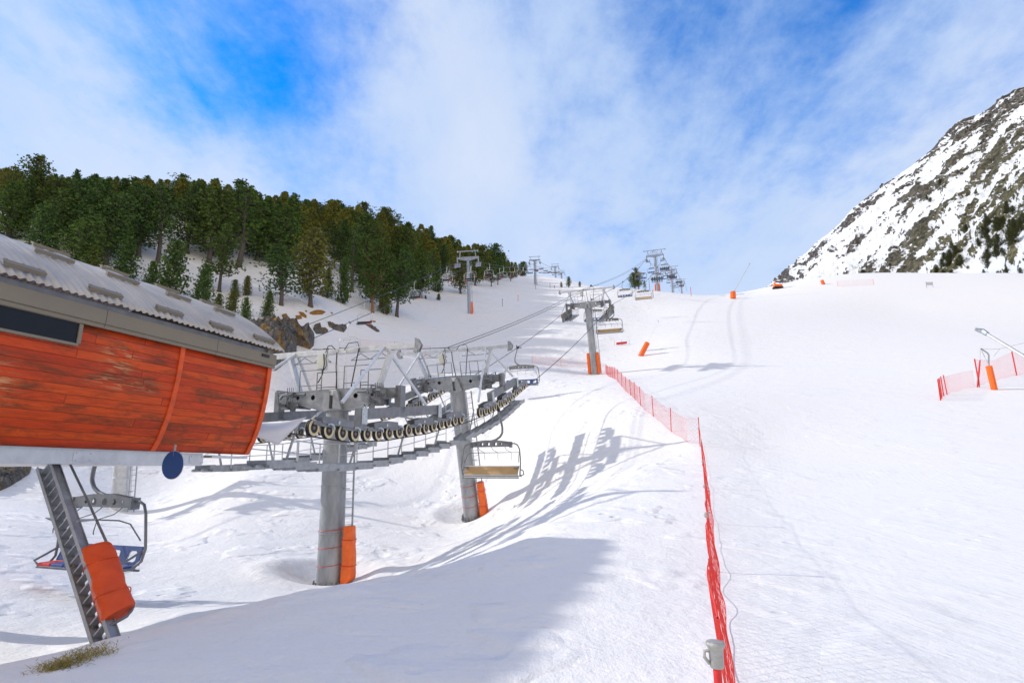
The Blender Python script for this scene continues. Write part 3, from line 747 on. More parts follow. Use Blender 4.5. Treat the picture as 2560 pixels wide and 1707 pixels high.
# safety tube alongside
rightv = Vector((.83, .56, 0)); rightv = (rightv - ax * rightv.dot(ax)).normalized()
o3 = sidev * .48 - nrm_ * .10
g0 = sidev * .14 + ax * .45
pts_ = [g0, g0 + rightv * .22 + ax * .06, g0 + rightv * .33 + ax * .18, g0 + rightv * .33 + ax * .4, rightv * .42 + ax * 1.7, rightv * .36 + ax * (Ll * .75), rightv * .30 + ax * Ll]
MB().tube(pts_, .02, 10).build('guard_tube', M['steel_dark'], lad, 40)
MB().bar(sidev * .15 + ax * Ll * .60, rightv * .38 + ax * (Ll * .60 + .08), .03, .03).build('tube_bracket', M['steel'], lad)
def padded(name, c0, axis, Xv, w, d, h, parent, mat, taper=1.0, n=14, m=40, crease=.02, seed=0, skew=0.0):
    """a soft wrinkled cover: rounded box section swept up the axis"""
    rnd = random.Random(seed); Yv = axis.cross(Xv).normalized(); vs, fs = [], []
    for i in range(m + 1):
        t = i / m; ww = w * (1 + (taper - 1) * t); pinch = 1 - (.06 if i in (0, m) else 0)
        for k in range(n * 2):
            a = 2 * PI * k / (n * 2); ca, sa = math.cos(a), math.sin(a)
            ex = .55; px = abs(ca) ** ex * (1 if ca > 0 else -1); py = abs(sa) ** ex * (1 if sa > 0 else -1)
            wv = crease * (math.sin(t * 17 + px * 2.3 + seed) + .7 * math.sin(t * 31 + py * 4 - px * 3 + seed * 2)) + crease * 1.2 * mnoise.noise(Vector((px * 1.5, py * 1.5 + seed, t * h * 2.2)))
            vs.append(c0 + axis * (t * h + skew * px * (1 - t) * .5) + Xv * (px * ww / 2 * pinch + wv * px + .012 * math.sin(t * 7 + seed)) + Yv * (py * d / 2 * pinch + wv * py))
    nn = n * 2
    for i in range(m):
        for k in range(nn): fs.append((i * nn + k, i * nn + (k + 1) % nn, (i + 1) * nn + (k + 1) % nn, (i + 1) * nn + k))
    fs.append(tuple(range(nn))[::-1]); fs.append(tuple(m * nn + k for k in range(nn)))
    return MB().add(vs, fs).build(name, mat, parent, 55)
padded('padding', rightv * .25 + Vector((.56, -.83, 0)) * .17 + ax * .70, ax, rightv, .43, .26, 1.34, lad, M['orange_dark'], .98, crease=.0045, seed=3, skew=.10)
for h_ in (.35, .98):
    MB().tube([rightv * (.25 + .225 * (abs(math.cos(a)) ** .5) * (1 if math.cos(a) > 0 else -1)) + Vector((.56, -.83, 0)) * .17 + ax.cross(rightv).normalized() * .14 * (abs(math.sin(a)) ** .5) * (1 if math.sin(a) > 0 else -1) + ax * (.70 + h_) for a in np.linspace(0, 2 * PI, 25)[:-1]], .008, 5, closed=True).build('pad_strap', M['orange_dark'], lad)
# blue disc sign on a short bracket
dp = P(431, 1162, 10.4)
sg = empty('disc_sign', loc=dp, label='plain blue disc hanging under the corner of the orange station wall', cat='sign')
f_ = -UL
mb = MB(); mb.lathe((0, 0, 0), f_, [(-.006, .243), (.006, .243)], 48); mb.build('sign_plate', M['bluesign'], sg)
mb = MB(); mb.lathe(-f_ * .012, f_, [(-.006, .25), (.004, .25)], 48); mb.build('backing', M['steel_light'], sg)
MB().bar(-f_ * .01 + Vector((0, 0, .15)), -f_ * .01 + Vector((0, 0, .36)), .03, .02).build('bracket', M['steel'], sg)

# ------------------------------------------------------------------ tower builder
def wheel_mesh(r=.235, w=.13):
    mb = MB(); mb.m = 0
    mb.lathe((0, 0, 0), (1, 0, 0), [(-w / 2, r * .80), (-w / 2 + .004, r * .98), (-.03, r), (-.018, r * .965), (.018, r * .965), (.03, r), (w / 2 - .004, r * .98), (w / 2, r * .80)], 28)
    mb.m = 1
    for s_ in (1, -1):
        mb.lathe((s_ * w / 2, 0, 0), (s_, 0, 0), [(0, r * .97), (.012, r * .93), (.014, r * .80), (.004, r * .78), (.012, r * .76), (.010, r * .66), (-.02, r * .60)], 28, caps=False)
    mb.m = 2
    for s_ in (1, -1):
        mb.lathe((s_ * (w / 2 - .02), 0, 0), (s_, 0, 0), [(0, r * .62), (.004, r * .25), (.03, r * .22), (.034, r * .1)], 20)
    me = mb.mesh('sheave', 40)
    for k in ('rubber', 'cream', 'hub'): me.materials.append(M[k])
    return me
WHEEL = wheel_mesh(); WHEEL_L = wheel_mesh(.2, .10)

def make_tower(name, base, top, label, group, Uv=UL, Nv=NL, gauge=2.7, beam=3.3, arm=2.2, trains=None, nw=12, below=True, mats=None, pads=(1,), r0=.46, r1=.42, wheel=None, detail=2, arm_d=1.0, beam_z=1.75, catwalk=True, pad_h=2.0, rails=True):
    A = arm; mt = mats or ('pole', 'steel', 'steel_light', 'steel_dark')
    Zv = (top - base).normalized(); Yv = (Uv - Zv * Uv.dot(Zv)).normalized(); Xv = Yv.cross(Zv).normalized()
    Mw = frame_M(base, Xv, Yv, Zv); inv = Mw.inverted(); H = (top - base).length
    T = empty(name, M=Mw, label=label, cat='lift tower', group=group)
    BZ_ = H + beam_z
    # pole with weld bands
    prof = [(-2.5, r0 * 1.04)]
    for k in range(3):
        z = H * (k + 1) / 4; r = r0 + (r1 - r0) * z / H; prof += [(z - .03, r), (z - .02, r + .012), (z + .02, r + .012), (z + .03, r)]
    prof += [(H - .55, r1), (H - .54, r1 + .10), (H - .47, r1 + .10)]
    MB().lathe((0, 0, 0), (0, 0, 1), prof, 32).build('pole', M[mt[0]], T, 30)
    if detail > 1:
        mb = MB(); mb.lathe((0, 0, 0), (0, 0, 1), [(-.25, r0 * 1.35), (-.18, r0 * 1.35)], 32)
        for k in range(16):
            a = 2 * PI * k / 16; mb.lathe((r0 * 1.2 * math.cos(a), r0 * 1.2 * math.sin(a), -.2), (0, 0, 1), [(0, .03), (.22, .03)], 6)
        mb.build('base_flange', M['steel_dark'], T)
    # ladder up the right side
    lx = r0 + .12
    rl = MB()
    rl.tube([(lx + .02, -.12, -.3), (lx - .03, -.12, H - .6)], .022, 6); rl.tube([(lx + .26, .06, -.3), (lx + .21, .06, H - .6)], .034, 8)
    if detail > 0:
        for k in range(int(H / .3)):
            z = .15 + k * .3; rl.tube([(lx, -.12, z), (lx + .24, .06, z)], .012, 5, False)
        for z in np.arange(1, H - 1, 2.2): rl.bar((r1 * .9, 0, z), (lx + .12, 0, z), .04, .03)
    rl.build('ladder', M[mt[1]], T)
    for k, sd_ in enumerate(pads):
        if len(pads) == 1: padded('padding', Vector((r0 + .30, 0, -.10)), Vector((0, 0, 1)), Vector((1, 0, 0)), .52, .42, pad_h, T, M['orange'], .66, crease=.006, seed=5 + k, skew=.5)
        else: padded('padding', Vector((sd_ * (r0 + .12), -.05, .1)), Vector((0, 0, 1)), Vector((1, 0, 0)), .44, .5, pad_h, T, M['orange'], .9, crease=.008, seed=9 + k + sd_)
    if detail > 1:
        for (sd_, pw) in [(1, .5)] if len(pads) == 1 else [(-1, .45), (1, .45)]:
            cx_ = (r0 + .30) if len(pads) == 1 else sd_ * (r0 + .12)
            for z in (pad_h * .28, pad_h * .72):
                w_ = pw * (1 - .3 * z / pad_h) * .5 + .02
                MB().tube([(cx_ + w_ * (abs(math.cos(a)) ** .5) * (1 if math.cos(a) > 0 else -1), (.23 if len(pads) == 1 else .26) * (abs(math.sin(a)) ** .5) * (1 if math.sin(a) > 0 else -1), z) for a in np.linspace(0, 2 * PI, 25)[:-1]], .011, 5, closed=True).build('pad_strap', M['red'], T)
        for sx in (-1, 1):   # lifting lugs, bolted splice plates and a lattice under the cable beam
            lt = MB()
            for q_ in range(4):
                x0_, x1_ = sx * (.45 + .42 * q_), sx * (.45 + .42 * (q_ + 1)); lt.tube([(x0_, .12, BZ_ - (.12 if q_ % 2 else .36)), (x1_, .12, BZ_ - (.36 if q_ % 2 else .12))], .016, 5)
            lt.tube([(sx * .45, .12, BZ_ - .36), (sx * 2.15, .12, BZ_ - .36)], .018, 5)
            lt.build('stiffener', M[mt[1]], T)
        # clamps, pipes and cables at the arm ends
        for sx in (-1, 1):
            fx_ = MB(); xa = sx * (A - .15)
            fx_.tube([(xa - sx * .9, -.42, H + .12), (xa + sx * .1, -.46, H + .12), (xa + sx * .25, -.44, H - .02)], .055, 10)
            fx_.box((xa - sx * .3, -.45, H + .12), (.22, .2, .2)); fx_.box((xa, -.38, H - .28), (.30, .22, .3)); fx_.box((xa - sx * .25, .36, H - .2), (.5, .16, .26))
            for q_ in range(4): fx_.tube([(xa + sx * (.05 - .09 * q_), -.30, H - .35), (xa + sx * (.05 - .09 * q_), -.30, H + .42)], .014, 6)
            fx_.prism([(xa - sx * .5, -.36, H - .15), (xa - sx * .1, -.36, H - .15), (xa - sx * .2, -.36, H - .5), (xa - sx * .42, -.36, H - .5)], (0, -.02, 0), (0, .02, 0))
            fx_.bar((xa - sx * .1, -.9, H - .3), (xa - sx * .1, .9, H - .3), .07, .12); fx_.bar((xa - sx * .1, -.9, H - .3), (xa, -.9, H + .25), .05, .05); fx_.bar((xa - sx * .1, .9, H - .3), (xa, .9, H + .25), .05, .05); fx_.tube([(xa, -.9, H + .25), (xa, .9, H + .25)], .022, 6)
            fx_.build('arm_fittings', M['steel_dark'], T)
            MB().tube([(xa - sx * .5, -.5, H + .2), (xa - sx * .3, -.62, H + .05), (xa - sx * .15, -.58, H - .3), (xa - sx * .45, -.5, H - .5), (xa - sx * .55, -.5, H - .35)], .016, 6).build('sensor_cable', M['cable'], T)
            MB().bar((sx * .6, .1, H - .35), (sx * gauge * .93, 1.5, H - .85), .07, .07).build('brace', M[mt[2]], T)
        for z in (.55, 1.15, 1.75):
            MB().tube([((r0 + .008) * math.cos(a), (r0 + .008) * math.sin(a), z + .04 * math.cos(a)) for a in np.linspace(0, 2 * PI, 33)[:-1]], .010, 5, closed=True).build('strap', M['red'], T)
    # crossarm: flanges, two side plates with real holes
    mb = MB(); d = .24 * arm_d; zt = .28; ze = -.10; zm = -.50
    ol = [(-A, zt - .06), (-.5, zt), (.5, zt), (A, zt - .06), (A, ze), (.55, zm), (-.55, zm), (-A, ze)]
    for a, b in zip(ol, ol[1:] + ol[:1]):
        mb.bar(Vector((a[0], 0, H + a[1])), Vector((b[0], 0, H + b[1])), 2 * d, .03, up=Vector((-(b[1] - a[1]), 0, b[0] - a[0])))
    if detail > 1:
        for sx in (-1, 1):
            mb.prism([(sx * .08, -d - .02, H + zm), (sx * .46, -d - .02, H + zm), (sx * .25, -d - .02, H + .2), (sx * .08, -d - .02, H + .2)], (0, -.14, 0), (0, 0, 0))
    mb.build('crossarm', M[mt[1]], T)
    for s_ in (-1, 1):
        Mp = Matrix.Translation((0, s_ * (d - .02), H)) @ Matrix.Rotation(PI / 2, 4, 'X')
        plate('side_plate', [(x, z) for x, z in ol], [(h, -.02 + .02 * abs(h), rr_) for h, rr_ in ((-1.65, .07), (-.95, .095), (.95, .095), (1.65, .07))] if detail > 0 else [], .02, Mp, M[mt[1]], T)
    if detail > 1:
        MB().box((0.0, -d - .08, H + .15), (.3, .04, .2)).build('tower_plate', M['white'], T)
    # cable beam, posts, braces
    BZ = H + beam_z
    MB().box((0, 0, BZ), (beam * 2, .2, .2)).build('cable_beam', M[mt[2]], T, bevel=.01)
    for sx in (-1, 1):
        MB().bar((sx * (A - .45), 0, H + .2), (sx * min(beam * .76, A + .1), 0, BZ - .1), .13, .26, up=(0, 1, 0)).build('frame_post', M[mt[2]], T)
        if detail > 0:
            ap = Vector((sx * 2.0, 0, BZ + .06))
            if beam > 2.6:
                for fy, fx, fz in ((-3.3, .12, -.55), (2.2, .1, -.25)):
                    MB().bar(ap, Vector((sx * (gauge - fx), fy, H + fz)), .085, .085).build('brace', M[mt[2]], T)
            mb = MB()
            for yy in (-.07, .07):
                c = Vector((sx * (beam + .05), yy, BZ - .02)); mb.prism([c + Vector((sx * a, 0, b)) for a, b in ((-.12, -.25), (.10, -.22), (.2, .02), (.05, .26), (-.06, .30), (-.05, 0))], (0, -.012, 0), (0, .012, 0))
            mb.lathe((sx * (beam + .03), -.1, BZ - .18), (0, 1, 0), [(0, .09), (.2, .09)], 14)
            mb.build('beam_end_pulley', M[mt[1]], T)
    # handrails, middle ladder, control box, hoses
    if detail > 0 and rails:
        for (x0, x1, yy, hh) in ((-1.5, -.5, -.35, .78), (-1.25, -.35, .35, .78), (.5, 1.55, -.35, .85), (.75, 1.75, .35, .78)):
            zb = H + .25; mb = MB()
            mb.tube([(x0, yy, zb), (x0, yy, zb + hh), (x1, yy, zb + hh), (x1, yy, zb)], .022, 6); mb.tube([(x0, yy, zb + hh * .25), (x1, yy, zb + hh * .25)], .018, 6)
            mb.build('handrail', M[mt[3]], T)
        mb = MB()
        for x in (-.02, .34): mb.tube([(x + .12, -.12, H + .25), (x, -.12, BZ + .05)], .016, 6)
        for k in range(6):
            z = H + .42 + k * .25; mb.tube([(.08 - .01 * k, -.12, z), (.44 - .01 * k, -.12, z)], .011, 5, False)
        mb.build('middle_ladder', M['white'] if detail > 1 else M[mt[2]], T)
        cbx = MB(); cbx.box((-.62, -.18, BZ - .42), (.34, .22, .56)); cb_ = cbx.build('control_box', M['cream_box'], T, bevel=.015)
        if detail > 1:
            MB().box((-.62, -.30, BZ - .42), (.28, .012, .48)).build('box_door', M['cream_box'], cb_, bevel=.004)
        mb = MB()
        mb.tube([(-.45, -.25, BZ - .05), (-.30, -.32, BZ + .18), (-.16, -.3, BZ + .2), (-.05, -.2, BZ + .05)], .018, 6)
        mb.tube([(-.5, -.3, BZ - .1), (-.42, -.34, BZ - .5), (-.50, -.32, BZ - .9), (-.68, -.32, BZ - 1.2)], .022, 6)
        mb.tube([(-.3, -.3, BZ + .1), (-.36, -.34, BZ - .3), (-.30, -.34, BZ - .55), (-.45, -.3, BZ - .72), (-.62, -.28, BZ - .7)], .014, 6)
        mb.tube([(.95, -.12, BZ + .05), (.85, -.14, BZ - .5), (.68, -.14, BZ - 1.4)], .022, 6)
        mb.tube([(.30, -.13, BZ + .02), (.5, -.16, BZ + .26), (.9, -.16, BZ + .28), (.95, -.13, BZ + .1)], .016, 6)
        mb.tube([(-.02, -.14, BZ - .05), (.0, -.18, BZ - .6), (.08, -.18, BZ - 1.45)], .02, 6)
        mb.build('hoses', M['cable'], T)
    # sheave trains on both sides following the rope
    WM = wheel or WHEEL; wr = .235 if WM is WHEEL else .20
    sg_ = 1 if below else -1           # rope runs under the wheels of a hold-down tower
    for sx in (-1, 1):
        (sa, sb) = trains; sp_ = [sa + (sb - sa) * (k + .5) / nw for k in range(nw)]
        pts3 = [inv @ rope_pt(Uv, sx, s_, T_line) for s_ in sp_] if False else [inv @ rope_of(sx, s_) for s_ in sp_]
        wc = []
        for k, p in enumerate(pts3):
            a = pts3[max(k - 1, 0)]; b = pts3[min(k + 1, nw - 1)]; t_ = (b - a).normalized(); up_ = Vector((1, 0, 0)).cross(t_) 
            if up_.z < 0: up_ = -up_
            wc.append(p + up_ * sg_ * (wr * .97 + .012))
        ox = .11; h1 = .16 * sg_; bog = []
        for g0_ in range(0, nw, 4):
            tr = MB(); g1_ = min(g0_ + 4, nw)
            def link_plate(p, q_, hgt, th, x_off, rise):
                p = Vector((0, p.y, p.z + rise)); q_ = Vector((0, q_.y, q_.z + rise)); d_ = (q_ - p); d_.normalize(); n_ = Vector((0, -d_.z, d_.y))
                poly = [p - d_ * .08 - n_ * hgt * .45, (p + q_) / 2 - n_ * hgt * .55, q_ + d_ * .08 - n_ * hgt * .45, q_ + d_ * .08 + n_ * hgt * .35, (p + q_) / 2 + n_ * hgt * .6, p - d_ * .08 + n_ * hgt * .35]
                for s2 in (-1, 1): tr.prism([Vector((pts3[0].x + s2 * x_off, a.y, a.z)) for a in poly], (-th / 2, 0, 0), (th / 2, 0, 0))
            for k in range(g0_, g1_ - 1, 2): link_plate(wc[k], wc[k + 1], .13, .02, ox, h1 * .9)
            if g1_ - g0_ == 4: link_plate((wc[g0_] + wc[g0_ + 1]) / 2, (wc[g0_ + 2] + wc[g0_ + 3]) / 2, .22, .03, ox + .03, h1 * 1.7)
            if detail > 0:
                tr.m = 1
                if g1_ - g0_ == 4: c = (wc[g0_] + wc[g1_ - 1]) / 2; tr.lathe(Vector((wc[g0_].x + .15, c.y, c.z + h1 * 1.5)), (1, 0, 0), [(0, .055), (.03, .055)], 14)
                for k in range(g0_ + 1, g1_, 2):
                    c = wc[k] + Vector((.13, 0, .14 * sg_)); tr.tube([c + Vector((0, -.17, .02)), c + Vector((.03, -.06, .05)), c + Vector((.03, .08, .0)), c + Vector((0, .14, -.08))], .035, 8)
            bg_ = tr.build('bogie', [M[mt[3]], M['zinc'] if detail > 1 else M[mt[2]]], T); bog.append(bg_)
            for k in range(g0_, g1_):
                o = bpy.data.objects.new('sheave', WM); COL.objects.link(o); o.parent = bg_; o.matrix_local = Matrix.Translation(wc[k])
        if detail > 0:
            tr2 = MB()
            k0, k1 = (0, nw - 1) if nw < 9 else ((3, nw - 4) if nw > 12 else (2, nw - 3))
            e0 = (wc[k0] + wc[k0 + 1]) / 2; e1 = (wc[k1] + wc[k1 - 1]) / 2
            up1 = .62 * sg_; a0 = Vector((wc[0].x, e0.y, e0.z + up1)); a1 = Vector((wc[0].x, e1.y, e1.z + up1))
            tr2.bar(a0, a1, .22, .36 if detail > 1 else .26)
            for e, a in ((e0, a0), (e1, a1)):
                tr2.prism([(a.x - .13, e.y - .18, e.z + .1 * sg_), (a.x - .13, e.y + .18, e.z + .1 * sg_), (a.x - .13, a.y + .14, a.z + .18 * sg_), (a.x - .13, a.y - .14, a.z + .18 * sg_)], (0, 0, 0), (.26, 0, 0))
            # hanger from the crossarm end
            mid = (a0 + a1) / 2; yk = Vector((sx * A, 0, H + .05)); fx = max(min(0.0, max(a0.y, a1.y)), min(a0.y, a1.y)); tt = (fx - a0.y) / (a1.y - a0.y); on = a0.lerp(a1, tt)
            tr2.bar(yk, Vector((on.x, yk.y, yk.z)), .34, .36); tr2.bar(Vector((on.x, 0, yk.z + .25)), on - Vector((0, 0, .1 * sg_)), .22, .34, up=(0, 1, 0))
            tr2.build('train_beam', M[mt[3]], T)
            for a in (a0, a1):
                MB().prism([(a.x + .145, a.y - .16, a.z - .32 * sg_), (a.x + .145, a.y + .16, a.z - .32 * sg_), (a.x + .145, a.y + .14, a.z + .2 * sg_), (a.x + .145, a.y - .14, a.z + .2 * sg_)], (0, 0, 0), (.012, 0, 0)).build('pivot_plate', M['zinc'] if detail > 1 else M[mt[2]], T)
        # catwalk stepped under the train
        if catwalk:
            n_ = max(5, int((sb - sa) / .82)); cw = MB(); gr = MB(); rl2 = MB(); prev = None
            for k in range(n_ + 1):
                s0_ = sa - 1.0 if sx > 0 else sa + 1.2; s_ = s0_ + (sb - s0_) * k / n_; p = inv @ rope_of(sx, s_); p.z -= .78 if below else .95
                xi = p.x - sx * .55
                if prev is not None:
                    dy = p.y - prev.y; zc = (p.z + prev.z) / 2; ym = (p.y + prev.y) / 2
                    for x in np.linspace(xi - .30, xi + .30, 9): gr.box((x, ym, zc), (.012, dy + .06, .03))
                    for y in np.linspace(prev.y + .04, p.y - .04, 7): gr.box((xi, y, zc + .002), (.62, .012, .024))
                    gr.box((xi + .32, ym, zc - .02), (.012, dy + .02, .21)); gr.box((xi - .32, ym, zc - .02), (.012, dy + .02, .21)); gr.box((xi, ym, zc - .08), (.05, dy + .02, .10))
                    cw.box((xi, prev.y + .05, zc - .07), (.8, .06, .06))
                    if k % 1 == 0:
                        rl2.tube([(xi - sx * .34, p.y, p.z), (xi - sx * .34, p.y, p.z + .72)], .02, 6)
                        if prev2 is not None: rl2.tube([(xi - sx * .34, prev2.y, prev2.z + .72), (xi - sx * .34, p.y, p.z + .72)], .02, 6); rl2.tube([(xi - sx * .34, prev2.y, prev2.z + .36), (xi - sx * .34, p.y, p.z + .36)], .016, 6)
                        prev2 = p
                    if k % 3 == 1: cw.bar((xi + sx * .05, p.y, p.z), (p.x - sx * .1, p.y, p.z + (.78 if below else .5) + .45), .05, .05)
                else: prev2 = p
                prev = p
            pa_ = inv @ rope_of(sx, sa - 1.2 if sx > 0 else sa + 1.0); pb_ = inv @ rope_of(sx, sb); dz_ = .90 if below else 1.05
            pm_ = inv @ rope_of(sx, (sa + sb) / 2)
            for ox_ in (-.2, .2): cw.tube([(pa_.x - sx * .55 + ox_, pa_.y, pa_.z - dz_), (pa_.x - sx * .55 + ox_, pm_.y, pm_.z - dz_), (pa_.x - sx * .55 + ox_, pb_.y, pb_.z - dz_)], .045, 8)
            g_ = gr.build('catwalk', M[mt[1]], T); cw.build('catwalk_frame', M[mt[1]], T); rl2.build('catwalk_rail', M[mt[2]], T)
    return T, Mw, H

# rope heights along the line, by centre-line distance s
RS = [(9, 1.25), (14, 1.10), (16.9, 1.00), (18.6, .93), (20.6, 1.07), (23.5, 1.50), (26.9, 2.20), (29.8, 2.90), (32.5, 3.75), (35.5, 5.05)]
def seg(s0, z0, s1, z1, sag, n=12):
    return [(s0 + (s1 - s0) * k / n, z0 + (z1 - z0) * k / n - 4 * sag * (k / n) * (1 - k / n)) for k in range(1, n)]
RS += seg(35.5, 5.05, 65.0, 18.55, .35) + [(65.0, 18.55), (67.4, 19.65), (69.8, 20.75)] + seg(69.8, 20.75, 171.6, 66.9, 1.7) + [(171.6, 66.9), (174, 67.9), (176.4, 68.75)]
RS += seg(176.4, 68.75, 264.8, 96.3, 1.3) + [(264.8, 96.3), (267, 97.0), (269.2, 97.65)] + seg(269.2, 97.65, 389, 133.2, 1.6) + [(389, 133.2), (391, 133.7), (393, 134.2), (440, 143.0)]
rs_s = np.array([a for a, b in RS]); rs_z = np.array([b for a, b in RS])
GAUGE = 2.7
def rope_main(sx, s): return line_pt(s, sx * GAUGE, float(np.interp(s, rs_s, rs_z)))
rope_of = rope_main
def T_base(s, off=0): p = line_pt(s, off); p.z = gz(p.x, p.y); return p
gm1 = 'towers of the near chairlift'
T1 = make_tower('lift_tower', T_base(21.75), line_pt(21.5, 0, 2.80), 'thick grey lift tower right beside the orange station, first of its line', gm1, trains=(16.7, 26.9), nw=16)
T2 = make_tower('lift_tower', T_base(33.9), line_pt(31.55, 0, 5.0), 'leaning grey lift tower with one orange pad just behind the one beside the station', gm1, trains=(28.4, 35.8), nw=12)
T3 = make_tower('lift_tower', T_base(70.3), line_pt(67.4, 0, 20.3), 'grey lift tower with two orange pads mid slope, ending the pink net', gm1, trains=(64.8, 70.0), nw=8, below=False, pads=(-1, 1), detail=2, pad_h=2.6)
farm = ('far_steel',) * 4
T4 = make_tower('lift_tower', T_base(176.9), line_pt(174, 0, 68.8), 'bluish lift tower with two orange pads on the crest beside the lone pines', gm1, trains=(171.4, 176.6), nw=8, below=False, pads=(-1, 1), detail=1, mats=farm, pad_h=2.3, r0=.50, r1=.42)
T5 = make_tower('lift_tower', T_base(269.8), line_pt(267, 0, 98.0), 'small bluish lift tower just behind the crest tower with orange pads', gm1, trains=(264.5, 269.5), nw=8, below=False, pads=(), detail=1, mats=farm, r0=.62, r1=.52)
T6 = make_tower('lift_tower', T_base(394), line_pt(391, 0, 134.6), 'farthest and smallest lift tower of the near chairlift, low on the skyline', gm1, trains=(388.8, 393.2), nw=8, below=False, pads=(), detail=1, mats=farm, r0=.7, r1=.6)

# left chairlift
UL2 = Vector((.165, .986, 0)).normalized(); NL2 = Vector((UL2.y, -UL2.x, 0))
def line2(s, off=0.0, z=0.0):
    return Vector((-9.5 + .167 * (s - 115), s, z)) + NL2 * off
R2 = [(20, -.2), (30.5, 2.8), (34, 4.2), (37.5, 5.7)] + seg(37.5, 5.7, 112.6, 42.9, .5) + [(112.6, 42.9), (115, 44.0), (117.4, 44.9)] + seg(117.4, 44.9, 227.8, 87.3, 1.9) + [(227.8, 87.3), (230, 88.0), (232.2, 88.7)]
R2 += seg(232.2, 88.7, 328, 121.8, 1.0) + [(328, 121.8), (330, 122.4), (332, 123)] + seg(332, 123, 378, 136.2, .5) + [(378, 136.2), (382, 137.2), (430, 148)]
r2_s = np.array([a for a, b in R2]); r2_z = np.array([b for a, b in R2])
G2 = 2.3
def rope_left(sx, s): return line2(s, sx * G2, float(np.interp(s, r2_s, r2_z)))
rope_of = rope_left
def T2_base(s): p = line2(s); p.z = gz(p.x, p.y); return p
gm2 = 'towers of the far left chairlift'
k2 = dict(rails=False, arm_d=.7, Uv=UL2, Nv=NL2, gauge=G2, beam=2.15, arm=2.25, below=False, catwalk=False, wheel=WHEEL_L, beam_z=1.5)
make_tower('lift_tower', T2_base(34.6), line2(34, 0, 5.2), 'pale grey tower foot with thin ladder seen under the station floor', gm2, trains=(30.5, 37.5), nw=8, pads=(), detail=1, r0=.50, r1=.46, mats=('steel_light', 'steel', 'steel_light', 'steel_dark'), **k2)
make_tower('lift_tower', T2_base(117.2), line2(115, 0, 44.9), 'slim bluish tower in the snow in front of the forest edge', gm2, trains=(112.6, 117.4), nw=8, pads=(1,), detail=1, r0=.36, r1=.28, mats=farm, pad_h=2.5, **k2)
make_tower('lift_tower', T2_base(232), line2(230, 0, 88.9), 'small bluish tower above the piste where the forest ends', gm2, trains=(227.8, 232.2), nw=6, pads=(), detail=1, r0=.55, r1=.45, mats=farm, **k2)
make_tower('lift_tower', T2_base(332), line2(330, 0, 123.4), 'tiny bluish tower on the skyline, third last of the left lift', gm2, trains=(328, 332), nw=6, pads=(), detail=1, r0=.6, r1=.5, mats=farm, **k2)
make_tower('lift_tower', T2_base(382), line2(380, 0, 137.6), 'tiniest bluish tower on the skyline above a dark pine', gm2, trains=(378.2, 382), nw=6, pads=(), detail=1, r0=.65, r1=.55, mats=farm, **k2)

# ropes and cables
def rope(name, pts, r, label, mat='rope', group=None, n=6):
    o = MB().tube(pts, r, n, False).build(name, M[mat], None, 60); tag(o, label, 'cable', group); return o
for sx, lab in ((1, 'thick dark haul rope under the right hand sheaves of the near chairlift'), (-1, 'dark haul rope of the near chairlift on its left, downhill side')):
    ss = sorted(set(list(rs_s) + list(np.arange(14, 40, .6))))
    ss = [s for s in ss if s >= 11.5]
    rope('haul_rope', [rope_main(sx, s) for s in ss], [.024 if s < 80 else .035 + .0001 * (s - 80) for s in ss], lab, group='ropes of the near chairlift')
for sx, lab in ((1, 'thin haul rope of the left lift, the lower of its two lines past the rocks'), (-1, 'thin haul rope of the left lift, the upper of its two lines past the rocks')):
    ss = [s for s in sorted(set(list(r2_s) + list(np.arange(22, 110, 5)))) if s >= 24]
    rope('haul_rope', [rope_left(sx, s) for s in ss], [.028 + .0001 * s for s in ss], lab, group='ropes of the left chairlift')
def head(T, x, z, y=0):
    Tt, Mw, H = T; return Mw @ Vector((x, y, H + z))
def span(a, b, sag, n=14): return [a.lerp(b, k / n) - Vector((0, 0, 4 * sag * (k / n) * (1 - k / n))) for k in range(n + 1)]
for q_, (xo, dz, lab) in enumerate(((-.35, 1.92, 'upper black signal cable strung between the tower tops'), (.15, 1.90, 'lower black signal cable strung between the tower tops'))):
    pts_ = []
    for a, b, sg2 in ((T1, T2, .05), (T2, T3, .35), (T3, T4, 1.5), (T4, T5, 1.0)):
        pts_ += span(head(a, xo - (.9 if a is T1 else 0), dz), head(b, xo, dz), sg2)[:-1]
    rope('signal_cable', pts_, .02, lab, 'cable', 'signal cables of the near chairlift')

# white membrane between station and first sheaves
mem = MB(); A0, B0, C0, D0 = P(610, 1052, 14.0), P(768, 1041, 15.9), P(694, 1113, 14.9), P(628, 1086, 13.7)
n = 10; g = []
for i in range(n + 1):
    for j in range(n + 1):
        u_, v_ = i / n, j / n; p = A0.lerp(B0, u_).lerp(D0.lerp(C0, u_), v_) + NL * (.22 * math.sin(PI * u_) * math.sin(PI * v_)) + Vector((0, 0, -.10 * math.sin(PI * u_) * (1 - v_)))
        g.append(p)
mem.add(g, [(i * (n + 1) + j, i * (n + 1) + j + 1, (i + 1) * (n + 1) + j + 1, (i + 1) * (n + 1) + j) for i in range(n) for j in range(n)])
mo = mem.build('membrane', M['tarp'], None, 60); s = mo.modifiers.new('solid', 'SOLIDIFY'); s.thickness = .03
tag(mo, 'white stretched membrane between the station corner and the first sheaves', 'tarp')

